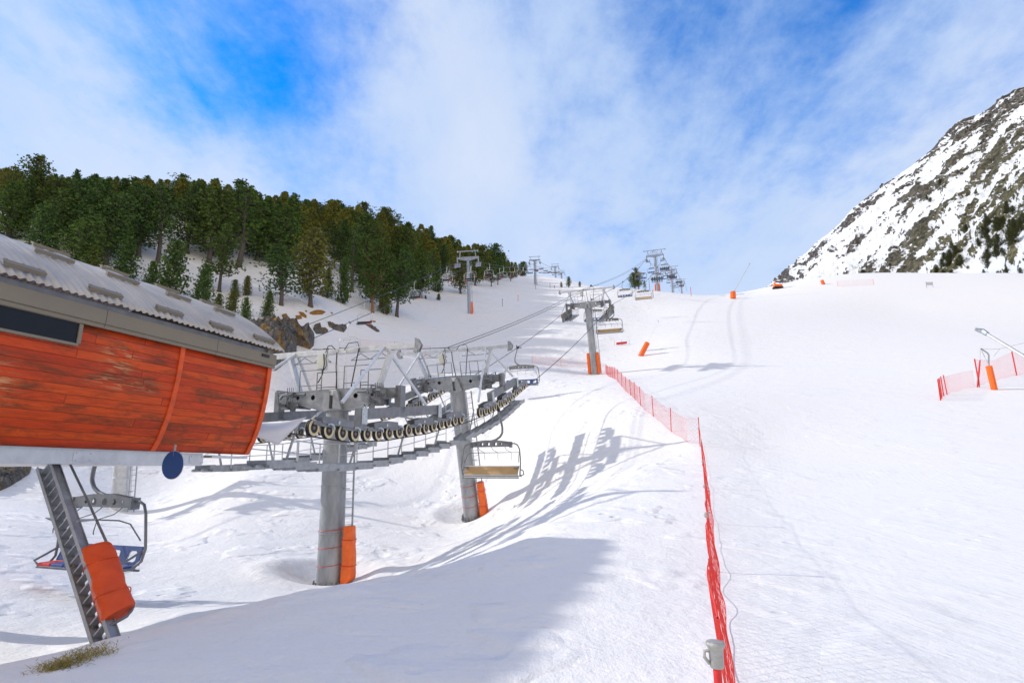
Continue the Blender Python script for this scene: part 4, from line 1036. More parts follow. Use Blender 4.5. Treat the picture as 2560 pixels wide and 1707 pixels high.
# ------------------------------------------------------------------ chairs of the near lift
def chair_big(kind, label, group):
    """local frame: grip at the origin, riders face +Y, +X is the outside of the line"""
    c = empty('lift_chair', label=label, cat='chairlift chair', group=group)
    fr, dk = M['frame'], M['steel_dark']
    g = MB(); g.box((0, 0, .02), (.10, .5, .12)); g.bar((0, -.05, .06), (-.02, -.34, .22), .06, .10); g.bar((0, .05, .06), (.02, .30, .17), .05, .07)
    g.lathe((0, 0, .02), (-1, 0, 0), [(0, .03), (.30, .025), (.30, .065), (.34, .065)], 12); g.bar((0, 0, .05), (.10, 0, -.1), .12, .12)
    g.build('grip', M['rubber'], c, bevel=.008)
    ctl = [(.05, -.02), (.11, -.30), (.20, -.62), (.27, -.95), (.27, -1.22), (.14, -1.42), (-.10, -1.56), (-.32, -1.62)]
    pts = []
    for (x, z), (x2, z2) in zip(ctl[:-1], ctl[1:]):
        for k in range(4): pts.append((x + (x2 - x) * k / 4, 0, z + (z2 - z) * k / 4))
    pts.append((ctl[-1][0], 0, ctl[-1][1]))
    pts = [Vector(p) for p in pts]; sm = [pts[0]] + [(pts[i - 1] + pts[i] * 2 + pts[i + 1]) / 4 for i in range(1, len(pts) - 1)] + [pts[-1]]
    MB().tube(sm, .055, 10).build('hanger_arm', fr, c, 60)
    X0 = -.36; zb = -1.78
    ol = [(-1.12, -.14), (1.12, -.14), (1.12, .10), (.35, .20), (-.35, .20), (-1.12, .10)]
    for yy in (-.09, .09):
        plate('hanger_beam', ol, [(h, -.0, r_) for h, r_ in ((-.78, .05), (-.48, .08), (-.12, .09), (.28, .09), (.58, .055))], .016, Matrix.Translation((X0, yy, zb)) @ Matrix.Rotation(PI / 2, 4, 'X'), dk, c)
    mb = MB(); mb.tube([(X0 - 1.1, 0, zb - .12), (X0 + 1.1, 0, zb - .12)], .03, 8)
    for s_ in (-1, 1): mb.box((X0 + s_ * 1.1, 0, zb - .04), (.09, .26, .30))
    mb.build('beam_tube', dk, c)
    for s_ in (-1, 1):
        x = X0 + s_ * 1.1
        p = [(x, 0, zb), (x + s_ * .18, 0, zb + .02), (x + s_ * .36, .0, zb - .06), (x + s_ * .47, .01, zb - .28), (x + s_ * .52, -.02, zb - .75), (x + s_ * .54, -.06, zb - 1.15), (x + s_ * .50, -.02, zb - 1.45), (x + s_ * .44, .16, zb - 1.62), (x + s_ * .42, .45, zb - 1.62)]
        MB().tube(p, .036, 10).build('side_tube', fr, c, 60)
    W2 = 1.56; zs = zb - 1.56; back_tilt = .16
    # seat pan and backrest
    folded = kind == 'rear'
    seat_m = M['beige'] if folded else M['blue']
    if folded:   # seats tipped up: the bare undersides show
        mb = MB(); mb.bar((X0, -.02, zs + .02), (X0, .20, zs + .40), W2 * 2 - .16, .05)
        mb.build('seat_shell', M['beige'], c, bevel=.01)
        MB().bar((X0, -.045, zs + .01), (X0, -.045 + .10, zs - .14), W2 * 2 - .10, .03).build('seat_edge', M['white'], c)
        mb = MB(); mb.bar((X0 - W2 + .05, .16, zs + .44), (X0 + W2 - .05, .16, zs + .44), .06, .05); mb.build('seat_rail', M['white'], c)
        mb = MB(); mb.bar((X0 - W2, -.10, zs - .16), (X0 + W2, -.10, zs - .16), .05, .05); mb.bar((X0 - W2 + .02, -.04, zs - .06), (X0 + W2, -.04, zs - .06), .03, .03)
        for s_ in (-1, 1): mb.bar((X0 + s_ * (W2 - .28), .0, zs + .34), (X0 + s_ * (W2 - .02), .03, zs + .38), .10, .07); mb.tube([(X0 + s_ * (W2 + .02), .05, zs - .05), (X0 + s_ * (W2 + .16), .25, zs + .02), (X0 + s_ * (W2 + .14), .2, zs + .2), (X0 + s_ * (W2), .05, zs + .3)], .03, 8)
        mb.build('seat_frame', dk, c)
    else:
        for k in range(6):
            x = X0 - W2 + .08 + (k + .5) * (2 * W2 - .16) / 6
            mat = M['red'] if (k == 5 and kind == 'front_red') else M['blue']
            MB().box((x, .24, zs - .04), ((2 * W2 - .16) / 6 - .02, .50, .09)).build('seat_cushion', mat, c, bevel=.03)
        holes = []
        for k in range(5):
            x = -W2 + .36 + k * (2 * W2 - .72) / 4; w_ = .17; holes.append([(x - w_, .12), (x - w_ + .05, .07), (x + w_ - .05, .07), (x + w_, .12), (x + w_ - .03, .31), (x + w_ - .08, .35), (x - w_ + .08, .35), (x - w_ + .03, .31)])
        Mb = Matrix.Translation((X0, -.02, zs)) @ Matrix.Rotation(PI / 2 + .28, 4, 'X')
        plate('backrest', [(-W2 + .04, 0), (W2 - .04, 0), (W2 - .10, .46), (-W2 + .10, .46)], holes, .05, Mb, M['blue'], c)
        mb = MB()
        for h_ in holes: mb.tube([Mb @ Vector((a, b, .0)) for a, b in h_], .012, 5, closed=True)
        mb.build('backrest_trim', M['white'], c)
        mb = MB(); mb.bar((X0 - W2, -.02, zs - .12), (X0 + W2, -.02, zs - .12), .05, .05); mb.bar((X0 - W2, .44, zs - .12), (X0 + W2, .44, zs - .12), .04, .04)
        for s_ in (-1, 1): mb.tube([(X0 + s_ * (W2 - .02), -.08, zs + .36), (X0 + s_ * (W2 - .02), .2, zs + .22), (X0 + s_ * (W2 - .04), .55, zs + .06), (X0 + s_ * (W2 - .05), .42, zs - .08)], .03, 8)
        mb.build('seat_frame', dk, c)
    # raised safety bar with foot rests
    mb = MB(); zz = zb - .42; yy = .55
    mb.tube([(X0 - W2 + .06, .0, zb - .95), (X0 - W2 + .12, .3, zz - .1), (X0 - W2 + .2, yy, zz), (X0 + W2 - .2, yy, zz), (X0 + W2 - .12, .3, zz - .1), (X0 + W2 - .06, .0, zb - .95)], .018, 6)
    for k in (-.75, 0, .75): mb.tube([(X0 + k, .02, zb - .12), (X0 + k + .03, .22, zb - .30), (X0 + k + .18, yy, zz), (X0 + k + .16, yy + .06, zz - .30), (X0 + k + .20, yy + .02, zz - .36)], .014, 6)
    mb.build('safety_bar', dk, c, 60)
    return c
def pose_chair(c, s, sx, swing=0.0):
    """ascending chairs ride on sx = +1 and face uphill, descending ones face downhill"""
    p = rope_main(sx, s) - Vector((0, 0, .03)); f = UL * sx; x = NL * sx
    c.matrix_world = frame_M(p, x, f, Vector((0, 0, 1))) @ Matrix.Rotation(swing, 4, 'X')
ga, gd = 'ascending chairs of the near chairlift', 'descending chairs of the near chairlift'
c_rear = chair_big('rear', 'empty chair with beige seat underside hanging low in front of the second tower', ga)
c_front = chair_big('front_red', 'blue seated chair with one red seat end, behind the inclined ladder under the station', gd)
c_front2 = chair_big('front', 'empty blue chair hanging on the descending rope just above the second tower', gd)
asc = {31.0: None, 68.6: 'empty chair with pale seat underside hanging beside the mid slope tower',
       110: 'empty grey chair alone over the piste below the crest pines'}
pose_chair(c_rear, 31.0, 1)
for s_, lab in list(asc.items())[1:]:
    c = copy_tree(c_rear); pose_chair(c, s_ , 1); c['label'] = lab
pose_chair(c_front, 15.2, -1); pose_chair(c_front2, 49.3, -1)
for s_, lab in ((83, 'empty descending chair half hidden behind the pole of the mid slope tower'), (117.6, 'empty descending chair in front of the lone crest pines, low and near'),
                (151, 'empty descending chair against the sky just above the lone crest pines'), (188.6, 'empty chair right beside the pole of the crest tower on its left'),
                (223, 'small empty descending chair to the right of the crest tower pole'), (257, 'tiny empty descending chair near the foot of the second skyline tower'),
                (291, 'tiny empty descending chair between the second and third skyline towers'), (326, 'tiny empty descending chair at snow level beyond the crest'), (362, 'tiniest empty descending chair low beyond the last skyline tower')):
    c = copy_tree(c_front2); pose_chair(c, s_, -1); c['label'] = lab
# ---- riders
def rider_mesh():
    J = [(0, 0, 0), (0, .02, .22), (0, .04, .45), (0, .06, .56), (0, .08, .66), (0, .08, .80),
         (.11, .02, -.02), (.12, .42, -.02), (.12, .50, -.46), (.12, .66, -.52), (-.11, .02, -.02), (-.12, .42, -.02), (-.12, .50, -.46), (-.12, .66, -.52),
         (.20, .05, .48), (.27, .12, .20), (.16, .36, .14), (-.20, .05, .48), (-.27, .12, .20), (-.16, .36, .14)]
    E = [(0, 1), (1, 2), (2, 3), (3, 4), (4, 5), (0, 6), (6, 7), (7, 8), (8, 9), (0, 10), (10, 11), (11, 12), (12, 13), (2, 14), (14, 15), (15, 16), (2, 17), (17, 18), (18, 19)]
    rad = [.17, .17, .17, .07, .12, .11, .11, .09, .075, .06, .11, .09, .075, .06, .085, .065, .05, .085, .065, .05]
    me = bpy.data.meshes.new('person'); me.from_pydata(J, E, []); o = bpy.data.objects.new('person', me); COL.objects.link(o)
    o.modifiers.new('skin', 'SKIN'); o.modifiers.new('sub', 'SUBSURF').levels = 1
    for k, v in enumerate(me.skin_vertices[0].data): v.radius = (rad[k], rad[k] * .8); v.use_root = (k == 0)
    m2 = bpy.data.meshes.new_from_object(o.evaluated_get(bpy.context.evaluated_depsgraph_get())); bpy.data.objects.remove(o)
    for p in m2.polygons:
        z = p.center.z; y = p.center.y
        p.material_index = 2 if z > .70 else (0 if (z > .06 and (z > .12 or y < .3)) else 1)
        p.use_smooth = True
    return m2
RM = rider_mesh()
def rider(jk, label, group):
    me = RM.copy()
    for k in (jk, 'cloth_black', 'cloth_dark'): me.materials.append(M[k])
    o = bpy.data.objects.new('person', me); COL.objects.link(o); tag(o, label, 'person', group)
    mb = MB()
    for x in (-.13, .13):
        mb.prism([(x - .045, -.15, -.62), (x - .045, 1.35, -.60), (x - .03, 1.5, -.55), (x + .03, 1.5, -.55), (x + .045, 1.35, -.60), (x + .045, -.15, -.62)], (0, 0, 0), (0, 0, .02))
    mb.build('skis', M['cloth_dark'] if jk != 'cloth_red' else M['red'], o)
    return o
protos = {k: None for k in ('cloth_dark', 'cloth_red', 'cloth_blue', 'cloth_black')}
loaded = ((146.5, 'near loaded chair full of skiers in front of the crest tower pole', 'lower chair in front of the crest tower pole'),
          (181.5, 'loaded chair full of skiers hanging highest, right of the crest tower head', 'highest chair right of the crest tower head'),
          (217, 'loaded chair of skiers beside the head of the second skyline tower', 'chair at the head of the second skyline tower'),
          (236, 'loaded chair of skiers just right of the second skyline tower', 'chair just right of the second skyline tower'),
          (293, 'small loaded chair of skiers beside the third skyline tower head', 'chair beside the third skyline tower'),
          (330, 'tiny loaded chair of skiers lowest on the right of the skyline row', 'lowest and rightmost loaded chair'))
rnd = random.Random(4)
names = ('far left', 'second', 'middle', 'fourth', 'far right')
for ci, (s_, lab, place) in enumerate(loaded):
    c = copy_tree(c_front2); pose_chair(c, s_, 1); c['label'] = lab; c['group'] = ga
    for ch in c.children:
        if ch.name.startswith('backrest'):
            ch.material_slots[0].link = 'OBJECT'; ch.material_slots[0].material = M['steel_dark']
    for k in range(5):
        jk = rnd.choice(['cloth_dark', 'cloth_black', 'cloth_blue', 'cloth_red', 'cloth_dark', 'cloth_black'])
        pl = f"skier {names[k]} on the {place}"
        if protos[jk] is None: o = protos[jk] = rider(jk, pl, 'skiers riding the chairlift')
        else: o = copy_tree(protos[jk]); o['label'] = pl
        o.matrix_world = c.matrix_world @ Matrix.Translation((-.36 - 1.24 + .62 * k, .14, -3.28)) @ Matrix.Rotation(rnd.uniform(-.08, .08), 4, 'Z')

# ------------------------------------------------------------------ chairs of the left lift
def chair_small(label):
    c = empty('lift_chair', label=label, cat='chairlift chair', group='chairs of the far left lift')
    fr = M['steel_light']
    MB().box((0, 0, 0), (.12, .4, .16)).build('grip', M['steel_dark'], c)
    MB().tube([(0, 0, 0), (.16, 0, -.15), (.20, 0, -.5), (.20, 0, -1.2), (.12, 0, -1.42), (-.06, 0, -1.52)], .04, 8).build('hanger_arm', fr, c, 60)
    zb = -1.55; W2 = 1.05
    MB().box((0, 0, zb), (.16, .16, .16)).build('hanger_block', M['white'], c, bevel=.01)
    mb = MB(); mb.tube([(-W2, .1, zb - 1.55), (-W2, -.06, zb - .6), (-W2 + .03, -.02, zb - .28), (-W2 + .3, 0, zb - .03), (0, 0, zb), (W2 - .3, 0, zb - .03), (W2 - .03, -.02, zb - .28), (W2, -.06, zb - .6), (W2, .1, zb - 1.55)], .035, 8)
    mb.build('bail_frame', fr, c, 60)
    mb = MB(); mb.tube([(-W2 + .1, .1, zb - 1.2), (-W2 + .14, .4, zb - .36), (W2 - .14, .4, zb - .36), (W2 - .1, .1, zb - 1.2)], .016, 6)
    for k in (-.35, .35): mb.tube([(k, .4, zb - .36), (k + .05, .42, zb - .62)], .012, 5)
    mb.build('safety_bar', M['steel'], c, 60)
    n_ = 4
    for k in range(n_):
        x = -W2 + .08 + (k + .5) * (2 * W2 - .16) / n_; MB().box((x, .24, zb - 1.50), ((2 * W2 - .16) / n_ - .03, .44, .09)).build('seat_cushion', M['red'] if k == 0 else M['black'], c, bevel=.02)
    MB().box((0, .02, zb - 1.22), (2 * W2 - .10, .05, .26), Y=(0, 1, .15), Z=(0, -.15, 1)).build('backrest', M['black'], c, bevel=.015)
    MB().tube([(-W2, .46, zb - 1.56), (W2, .46, zb - 1.56)], .025, 6).build('seat_frame', M['steel'], c)
    return c
def pose_small(c, s, sx):
    f = UL2 * sx; c.matrix_world = frame_M(rope_left(sx, s) - Vector((0, 0, .02)), NL2 * sx, f, Vector((0, 0, 1)))
cs = chair_small('empty dark chair of the left lift hanging in front of the yellowish rock outcrop')
pose_small(cs, 44.5, -1)
cs2 = [(57.5, -1, 1, 'empty dark chair with red seat end over the snow right of the rocks'), (71, -1, -1, 'empty dark chair with red seat end just above the snowfield at the forest foot'),
       (89.5, -1, -1, 'empty dark chair in front of the lowest pines, left of the slim tower'), 
       (107.5, 1, 1, 'empty dark chair just right of the slim bluish tower'), (108, -1, -1, 'empty dark chair with red seat end just left of the slim bluish tower head')]
for s_, sx, fc, lab in cs2:
    c = copy_tree(cs); pose_small(c, s_, sx if s_ != 57.5 else 1); c['label'] = lab
    if s_ == 57.5: c.matrix_world = c.matrix_world @ Matrix.Rotation(PI, 4, 'Z')
for k in range(13):
    for sx in (1, -1):
        s_ = (126 if sx > 0 else 128) + 18 * k
        if s_ > 370: continue
        c = copy_tree(cs); pose_small(c, s_, sx)
        c['label'] = 'small dark chair in the row between the slim bluish left towers'; c['group'] = 'small chairs in the far row of the left lift'

# ------------------------------------------------------------------ nets and fences
def net_fence(name, pts, hgt, mesh_, label, cat='safety net', group=None, net='net', pole='red', post_r=.018, post_step=None, lean=0.0, jit=.3, tw=.0035, top_rope=True, caps=False, sag=.06, post_h=None, slack=0.0, post_at=None, foot=0.0):
    """pts: ground polyline; diamond mesh of real twine hung between posts"""
    rnd = random.Random(hash(name + label) % 1000 if False else len(label) * 7 + len(pts))
    cum = [0]
    for a, b in zip(pts[:-1], pts[1:]): cum.append(cum[-1] + (Vector((b.x - a.x, b.y - a.y, 0))).length)
    Ltot = cum[-1]
    def at(d):
        d = min(max(d, 0), Ltot); k = max(i for i in range(len(cum) - 1) if cum[i] <= d + 1e-9)
        t = (d - cum[k]) / max(1e-6, cum[k + 1] - cum[k]); a, b = pts[k], pts[k + 1]; p = a.lerp(b, t); n_ = Vector((b.y - a.y, a.x - b.x, 0)).normalized(); return p, n_
    base = pts[0].copy(); T = empty(name, loc=base, label=label, cat=cat, group=group)
    step = post_step or 2.0; nposts = max(2, int(round(Ltot / step)) + 1); pd = post_at or [Ltot * k / (nposts - 1) for k in range(nposts)]
    gzv = {}
    N_ = max(2, int(Ltot / .25)); dd = np.linspace(0, Ltot, N_ + 1); px = np.array([at(d)[0].x for d in dd]); py = np.array([at(d)[0].y for d in dd]); zz = terrain(px, py)
    wob = .05 * fbm(dd * .6, dd * 0 + 3.3, 3, 7) * 2
    def P3(d, h):
        p, n_ = at(d); z = float(np.interp(d, dd, zz)); fr_ = h / hgt
        # the net hangs slack between posts and billows a little
        e = min(abs(d - q_) for q_ in pd) / (step / 2); e = min(1, e)
        off = n_ * (foot * (1 - fr_) + slack * math.sin(fr_ * PI) * e + lean * h + .04 * mnoise.noise(Vector((d * .7, h * 1.3, 2.2))) * (1 if slack else .4))
        return Vector((p.x, p.y, z + h + .04 - sag * e * fr_ + .05 * mnoise.noise(Vector((d * .9, 5, 1))) * (1 - fr_))) + off - base
    mb = MB()
    def strand(a, b, nseg, r):
        (d0, h0), (d1, h1) = a, b; ps = []
        for k in range(nseg + 1):
            t = k / nseg; d = d0 + (d1 - d0) * t; h = h0 + (h1 - h0) * t
            ps.append(P3(d + jit * mesh_ * mnoise.noise(Vector((d * 9, h * 9, 1))), h + jit * mesh_ * mnoise.noise(Vector((d * 9, h * 9, 4)))))
        mb.tube(ps, r, 3, False)
    nn = int(Ltot / (mesh_ * 1.4)); ns = max(4, int(hgt / .14))
    for k in range(-int(hgt / (mesh_ * 1.4)), nn + 1):
        d0 = k * mesh_ * 1.4
        for sgn in (1, -1):
            a = [d0, 0.0] if sgn > 0 else [d0, hgt]; b = [d0 + hgt, hgt] if sgn > 0 else [d0 + hgt, 0.0]
            if a[0] < 0: t = -a[0] / hgt; a = [0, a[1] + (b[1] - a[1]) * t]
            if b[0] > Ltot: t = (Ltot - a[0]) / max(1e-6, b[0] - a[0]); b = [Ltot, a[1] + (b[1] - a[1]) * t]
            if b[0] - a[0] < .02: continue
            strand(a, b, ns, tw)
    mb.build('net', M[net], T)
    mb = MB()
    for h in (0.0, hgt): mb.tube([P3(d, h) for d in dd], tw * 1.5, 4, False)
    mb.build('edge_cord', M[net], T)
    for k, d in enumerate(pd):
        p, n_ = at(d); z = gz(p.x, p.y); a = Vector((p.x, p.y, z - .25)) - base; ti = Vector((rnd.uniform(-.03, .03), rnd.uniform(-.03, .03), 0)) if not caps else Vector()
        hp = (post_h or hgt + .12); b = a + Vector((0, 0, hp + .25)) + ti * hp + n_ * lean * hp
        po = MB().tube([a, b], post_r, 8).build('post', M[pole], T, 60)
        if caps and k < 8:
            ax_ = (b - a).normalized(); r = .030
            mb = MB(); mb.lathe(b - ax_ * .085, ax_, [(0, r * .88), (.006, r * .95), (.07, r), (.082, r * 1.25), (.088, r * 1.32), (.096, r * 1.30), (.100, r * 1.15), (.101, r * .5), (.101, .001)], 28)
            mb.tube([b - ax_ * .02 + Vector((-r, 0, 0)), b - ax_ * .022 + Vector((-r - .018, 0, 0)), b - ax_ * .045 + Vector((-r - .02, 0, 0)), b - ax_ * .07 + Vector((-r, 0, 0))], .007, 8)
            mb.build('post_cap', M['cap'], po, 50)
    return T
M['cap'] = simple('aluminium_cap', (.42, .42, .40), .5, .5, .2, 40, .3, 300)
def gpt(u, v): return hit(u, v)
# the long net runs from the viewpoint up to the bend, then over to the mid slope tower
f0 = [Vector((.85, 2.6, 0)), Vector((3.06, 9.3, 0)), Vector((5.60, 17, 0)), Vector((7.22, 22, 0)), Vector((8.50, 26.0, 0)), Vector((8.88, 27.3, 0))]
for p in f0: p.z = gz(p.x, p.y)
zcap = P(1795, 1625, 2.6).z
net_fence('safety_net_fence', f0, .95, .12, 'bright red safety net seen edge on, running up from the capped post', net='net', pole='red', post_step=4, post_at=[0, 7.4, 12.0, 17.4, 22.0, 25.8], foot=.11, caps=True, jit=.5, tw=.0028, slack=-.045, post_h=zcap - f0[0].z + .02)
f1 = [gpt(*q_) for q_ in ((1750, 1109), (1721, 1108), (1702, 1094), (1678, 1079), (1655, 1060), (1635, 1043), (1614, 1028), (1597, 1010), (1575, 987), (1555, 967), (1537, 948), (1514, 932), (1500, 928))]
net_fence('safety_net_fence', f1, 1.15, .14, 'pale pink safety net fence climbing from the bend to the mid slope tower', net='net', pole='red', post_step=3.2, tw=.0030, post_r=.022, jit=.3)
f2 = [gpt(*q_) for q_ in ((1478, 918), (1440, 916), (1400, 914), (1360, 912), (1330, 908))]
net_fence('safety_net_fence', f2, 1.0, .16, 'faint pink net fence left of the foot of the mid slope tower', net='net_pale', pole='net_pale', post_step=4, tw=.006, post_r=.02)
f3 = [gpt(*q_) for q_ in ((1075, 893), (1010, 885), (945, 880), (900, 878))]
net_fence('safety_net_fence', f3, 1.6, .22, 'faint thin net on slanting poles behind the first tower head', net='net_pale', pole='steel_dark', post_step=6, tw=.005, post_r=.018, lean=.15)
f4 = [gpt(*q_) for q_ in ((2351, 1001), (2358, 991), (2375, 983), (2408, 973), (2440, 966))]
net_fence('safety_net_fence', f4, 1.35, .10, 'short red net fence on five red poles in front of the right hand snow lance', net='net', pole='red', tw=.0024, post_r=.035, post_at=[0, .55, 1.25, 2.4, 3.4], post_step=1.2, post_h=1.5)
f5 = [gpt(*q_) for q_ in ((2448, 963), (2475, 955), (2510, 945), (2560, 935), (2660, 915), (2800, 900))]
net_fence('safety_net_fence', f5, 2.1, .14, 'tall pink net stretching off the right edge behind the orange padded lance', net='net', pole='red', tw=.0030, post_r=.05, post_step=9, post_h=2.2, sag=.5)
f6 = [gpt(*q_) for q_ in ((2185, 712), (2140, 714), (2095, 716))]
for p in f6: p.z = gz(p.x, p.y)
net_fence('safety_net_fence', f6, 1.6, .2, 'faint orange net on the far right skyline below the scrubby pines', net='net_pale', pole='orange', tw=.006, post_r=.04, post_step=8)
# three anchor ropes of the tall net at the bent gallows post
def obj_at(name, loc, label, cat, group=None): return empty(name, loc=loc, label=label, cat=cat, group=group)

# ------------------------------------------------------------------ snow lances and padded posts
def lance(base, a, b, label, pad=(.42, 2.0, .8), pole_r=.035, head=.3, lean=None, pole2=None):
    """padded foot at base following axis a (unit), lance tube from the pad towards b (world point)"""
    T = obj_at('snow_lance', base, label, 'snow lance', 'snow lances along the pistes'); a = a.normalized(); X = Vector((1, 0, 0)); X = (X - a * X.dot(a)).normalized(); Y = a.cross(X).normalized()
    w, h, s0 = pad; mb = MB(); n = 8; vs = []; fs = []
    for (z, k) in ((0, 1), (.03 * h, 1.04), (.97 * h, 1.0), (h, .93)):
        for i in range(n):
            q_ = 2 * PI * (i + .5) / n; vs.append(a * z + X * math.cos(q_) * w * k / 2 + Y * math.sin(q_) * w * k / 2)
    for r_ in range(3):
        for i in range(n): fs.append((r_ * n + i, r_ * n + (i + 1) % n, (r_ + 1) * n + (i + 1) % n, (r_ + 1) * n + i))
    fs += [tuple(range(n))[::-1], tuple(3 * n + i for i in range(n))]
    mb.add(vs, fs).build('padding', M['orange'], T, 30)
    MB().tube([-a * .4, a * (h + .1)], pole_r * 1.6, 8).build('foot_tube', M['steel'], T)
    tip = b - base; st_ = a * h * s0; d = (tip - st_).normalized()
    MB().tube([st_, tip], [pole_r, pole_r * .8], 10).build('lance_tube', M['white' if pole_r < .06 else 'steel_light'], T, 60)
    mb = MB(); mb.tube([tip - d * head * .6, tip + d * head * .1, tip + d * head * .1 + (d * .6 + Vector((-.6, 0, .0))).normalized() * head * .8], [pole_r * 1.3, pole_r * 1.5, pole_r * .8], 8); mb.build('nozzle_head', M['zinc'], T)
    return T
def up_from(u, v, y, b): return P(u, v, y)
b1_ = gpt(1601, 890); a1_ = (P(1617, 860, b1_.y) - b1_).normalized()
lance(b1_, a1_, P(1646, 803, b1_.y + .5), 'leaning orange padded snow lance right of the mid slope tower', pad=(.75, 2.25, .9), pole_r=.03)
b2_ = gpt(1833, 747); a2_ = Vector((.05, 0, 1))
lance(b2_, a2_, P(1874, 660, b2_.y), 'orange padded lance with a long white rod against the sky on the right crest', pad=(1.45, 2.1, .8), pole_r=.13)
b3_ = gpt(2059, 711) ; a3_ = Vector((-.30, 0, 1))
lance(b3_, a3_, P(2049, 682, b3_.y), 'distant orange padded lance on the far right crest below the mountain', pad=(.95, 1.35, .8), pole_r=.03)
b4_ = gpt(2486, 974); a4_ = (P(2472, 915, b4_.y) - b4_).normalized()
gl = obj_at('gallows_post', b4_, 'orange padded post with a bent grey arm holding the tall pink net', 'net post')
mb_h = (P(2472, 915, b4_.y) - b4_).length
n = 8
padc = MB(); vs = []; X = Vector((1, 0, 0)); Y = a4_.cross(X).normalized()
for z in (0, mb_h):
    for i in range(n): q_ = 2 * PI * (i + .5) / n; vs.append(a4_ * z + X * math.cos(q_) * .23 + Y * math.sin(q_) * .23)
padc.add(vs, [(i, (i + 1) % n, n + (i + 1) % n, n + i) for i in range(n)] + [tuple(range(n))[::-1], tuple(n + i for i in range(n))]).build('padding', M['orange'], gl)
el = P(2471, 884, b4_.y) - b4_; ti = P(2452, 871, b4_.y) - b4_
MB().tube([-a4_ * .4, a4_ * mb_h, el - a4_ * .1, el.lerp(ti, .12), ti], .055, 10).build('bent_arm', M['steel'], gl, 60)
mb = MB()
for q_ in ((2450, 898), (2462, 894), (2472, 912)): mb.tube([ti, P(*q_, b4_.y) - b4_], .010, 4)
mb.tube([ti, P(2472, 873, b4_.y + .3) - b4_, P(2500, 872, b4_.y + .8) - b4_, P(2560, 857, b4_.y + 2) - b4_], .010, 4); mb.tube([P(2500, 872, b4_.y + .8) - b4_, P(2484, 891, b4_.y + .6) - b4_], .010, 4)
mb.build('guy_wires', M['steel_dark'], gl)
# big lance that enters from the right edge
b5 = gpt(2800, 1130); b5t = P(2458, 829, b5.y + 4.5)
T5_ = lance(b5, Vector((0, 0, 1)), b5t, 'thick grey lance tube slanting in from the right edge with a brass nozzle', pad=(.5, 2.0, .95), pole_r=.10, head=.42)
# leaning bundled red pole beside the gallows post
p_ = gpt(2442, 968); t_ = P(2450, 900, p_.y)
rp = obj_at('rolled_net_pole', p_, 'thick dark red pole with rolled net leaning left of the orange gallows post', 'net pole')
MB().tube([(0, 0, -.2), (t_ - p_) * .5 + Vector((.02, 0, 0)), t_ - p_], [.06, .07, .05], 8).build('rolled_net', M['red'], rp, 60)
MB().tube([P(2449, 970, p_.y) - p_, (t_ - p_) * .52], .03, 6).build('prop', M['red'], rp)
# red obstacle roll with thin posts
o_ = gpt(1553, 862); ob = obj_at('warning_roll', o_, 'red foam roll between three thin posts on the slope below the leaning lance', 'barrier')
padded('roll', P(1541, 859, o_.y) - o_, (P(1567, 856, o_.y) - P(1541, 859, o_.y)).normalized(), Vector((0, 0, 1)), .34, .3, (P(1567, 856, o_.y) - P(1541, 859, o_.y)).length, ob, M['red'], 1.0, crease=.01, m=10)
for (u, v0, v1) in ((1536, 851, 867), (1554, 850, 866), (1573, 848, 865)):
    q_ = P(u, v1, o_.y) - o_; MB().tube([q_ - Vector((0, 0, .2)), P(u, v0, o_.y) - o_], .02, 5).build('post', M['red'], ob)
# marker poles
for (u, v, h, m_, lab) in ((1295, 753, 1.5, 'orange', 'short orange marker pole on the left piste'), (1256, 765, 1.6, 'steel_dark', 'thin dark marker pole on the shaded left piste'), (1339, 722, 1.0, 'steel_dark', 'tiny dark marker post right of the upper left tower'),
                           (1375, 720, 1.6, 'steel_dark', 'thin dark pole near the top of the left piste'), (1633, 745, 2.2, 'black', 'thin dark pole with round tip on the crest near the orange padded tower'), (1728, 740, 2.6, 'red', 'thin red tipped pole at the far right end of the skyline tower row'),
                           (1386, 720, .9, 'black', 'tiny dark stub near the top of the left piste'), (1624, 727, 4.0, 'steel_dark', 'tall thin pole standing between crest pines and the orange padded tower')):
    p = gpt(u, v); o = obj_at('marker_pole', p, lab, 'marker pole', 'marker poles on the pistes')
    MB().tube([(0, 0, -.3), (0, 0, h)], .012 + .0004 * p.y, 6).build('pole', M[m_], o); MB().lathe((0, 0, h), (0, 0, 1), [(0, .03 + .0006 * p.y), (.12, .03 + .0006 * p.y)], 8).build('tip', M['red' if m_ != 'steel_dark' else 'black'], o)
# board on two posts, orange skidoo-like groomer stake, far tower at the mountain foot
p = gpt(2325, 719); o = obj_at('notice_board', p, 'pale grey net board on two posts on the right hand crest', 'board')
wv = (P(2333, 719, p.y) - P(2317, 719, p.y)); W_ = wv.length
for k in (-.5, .5): MB().tube([wv * k - Vector((0, 0, .3)), wv * k + Vector((0, 0, 1.7))], .05, 6).build('post', M['steel'], o)
MB().box((0, 0, 1.1), (W_, .04, .9)).build('panel', simple('pale_panel', (.55, .56, .6), .7), o)
p = gpt(1945, 722); o = obj_at('piste_machine', p, 'small orange machine with a dark canopy at the foot of the mountain', 'machine')
mb = MB(); mb.box((0, 0, .9), (2.4, 1.4, .9)); mb.box((-.9, 0, 1.7), (.12, 1.2, .9)); mb.build('body', M['orange'], o, bevel=.1)
MB().box((.4, 0, 2.25), (2.2, 1.3, .15)).build('canopy', M['black'], o, bevel=.03)
mb = MB()
for s_ in (-.5, .5): mb.prism([(-1.3, s_ - .2, .1), (1.2, s_ - .2, .1), (1.5, s_ - .2, .4), (1.2, s_ - .2, .6), (-1.3, s_ - .2, .6), (-1.5, s_ - .2, .35)], (0, 0, 0), (0, .4, 0))
mb.build('tracks', M['rubber'], o)
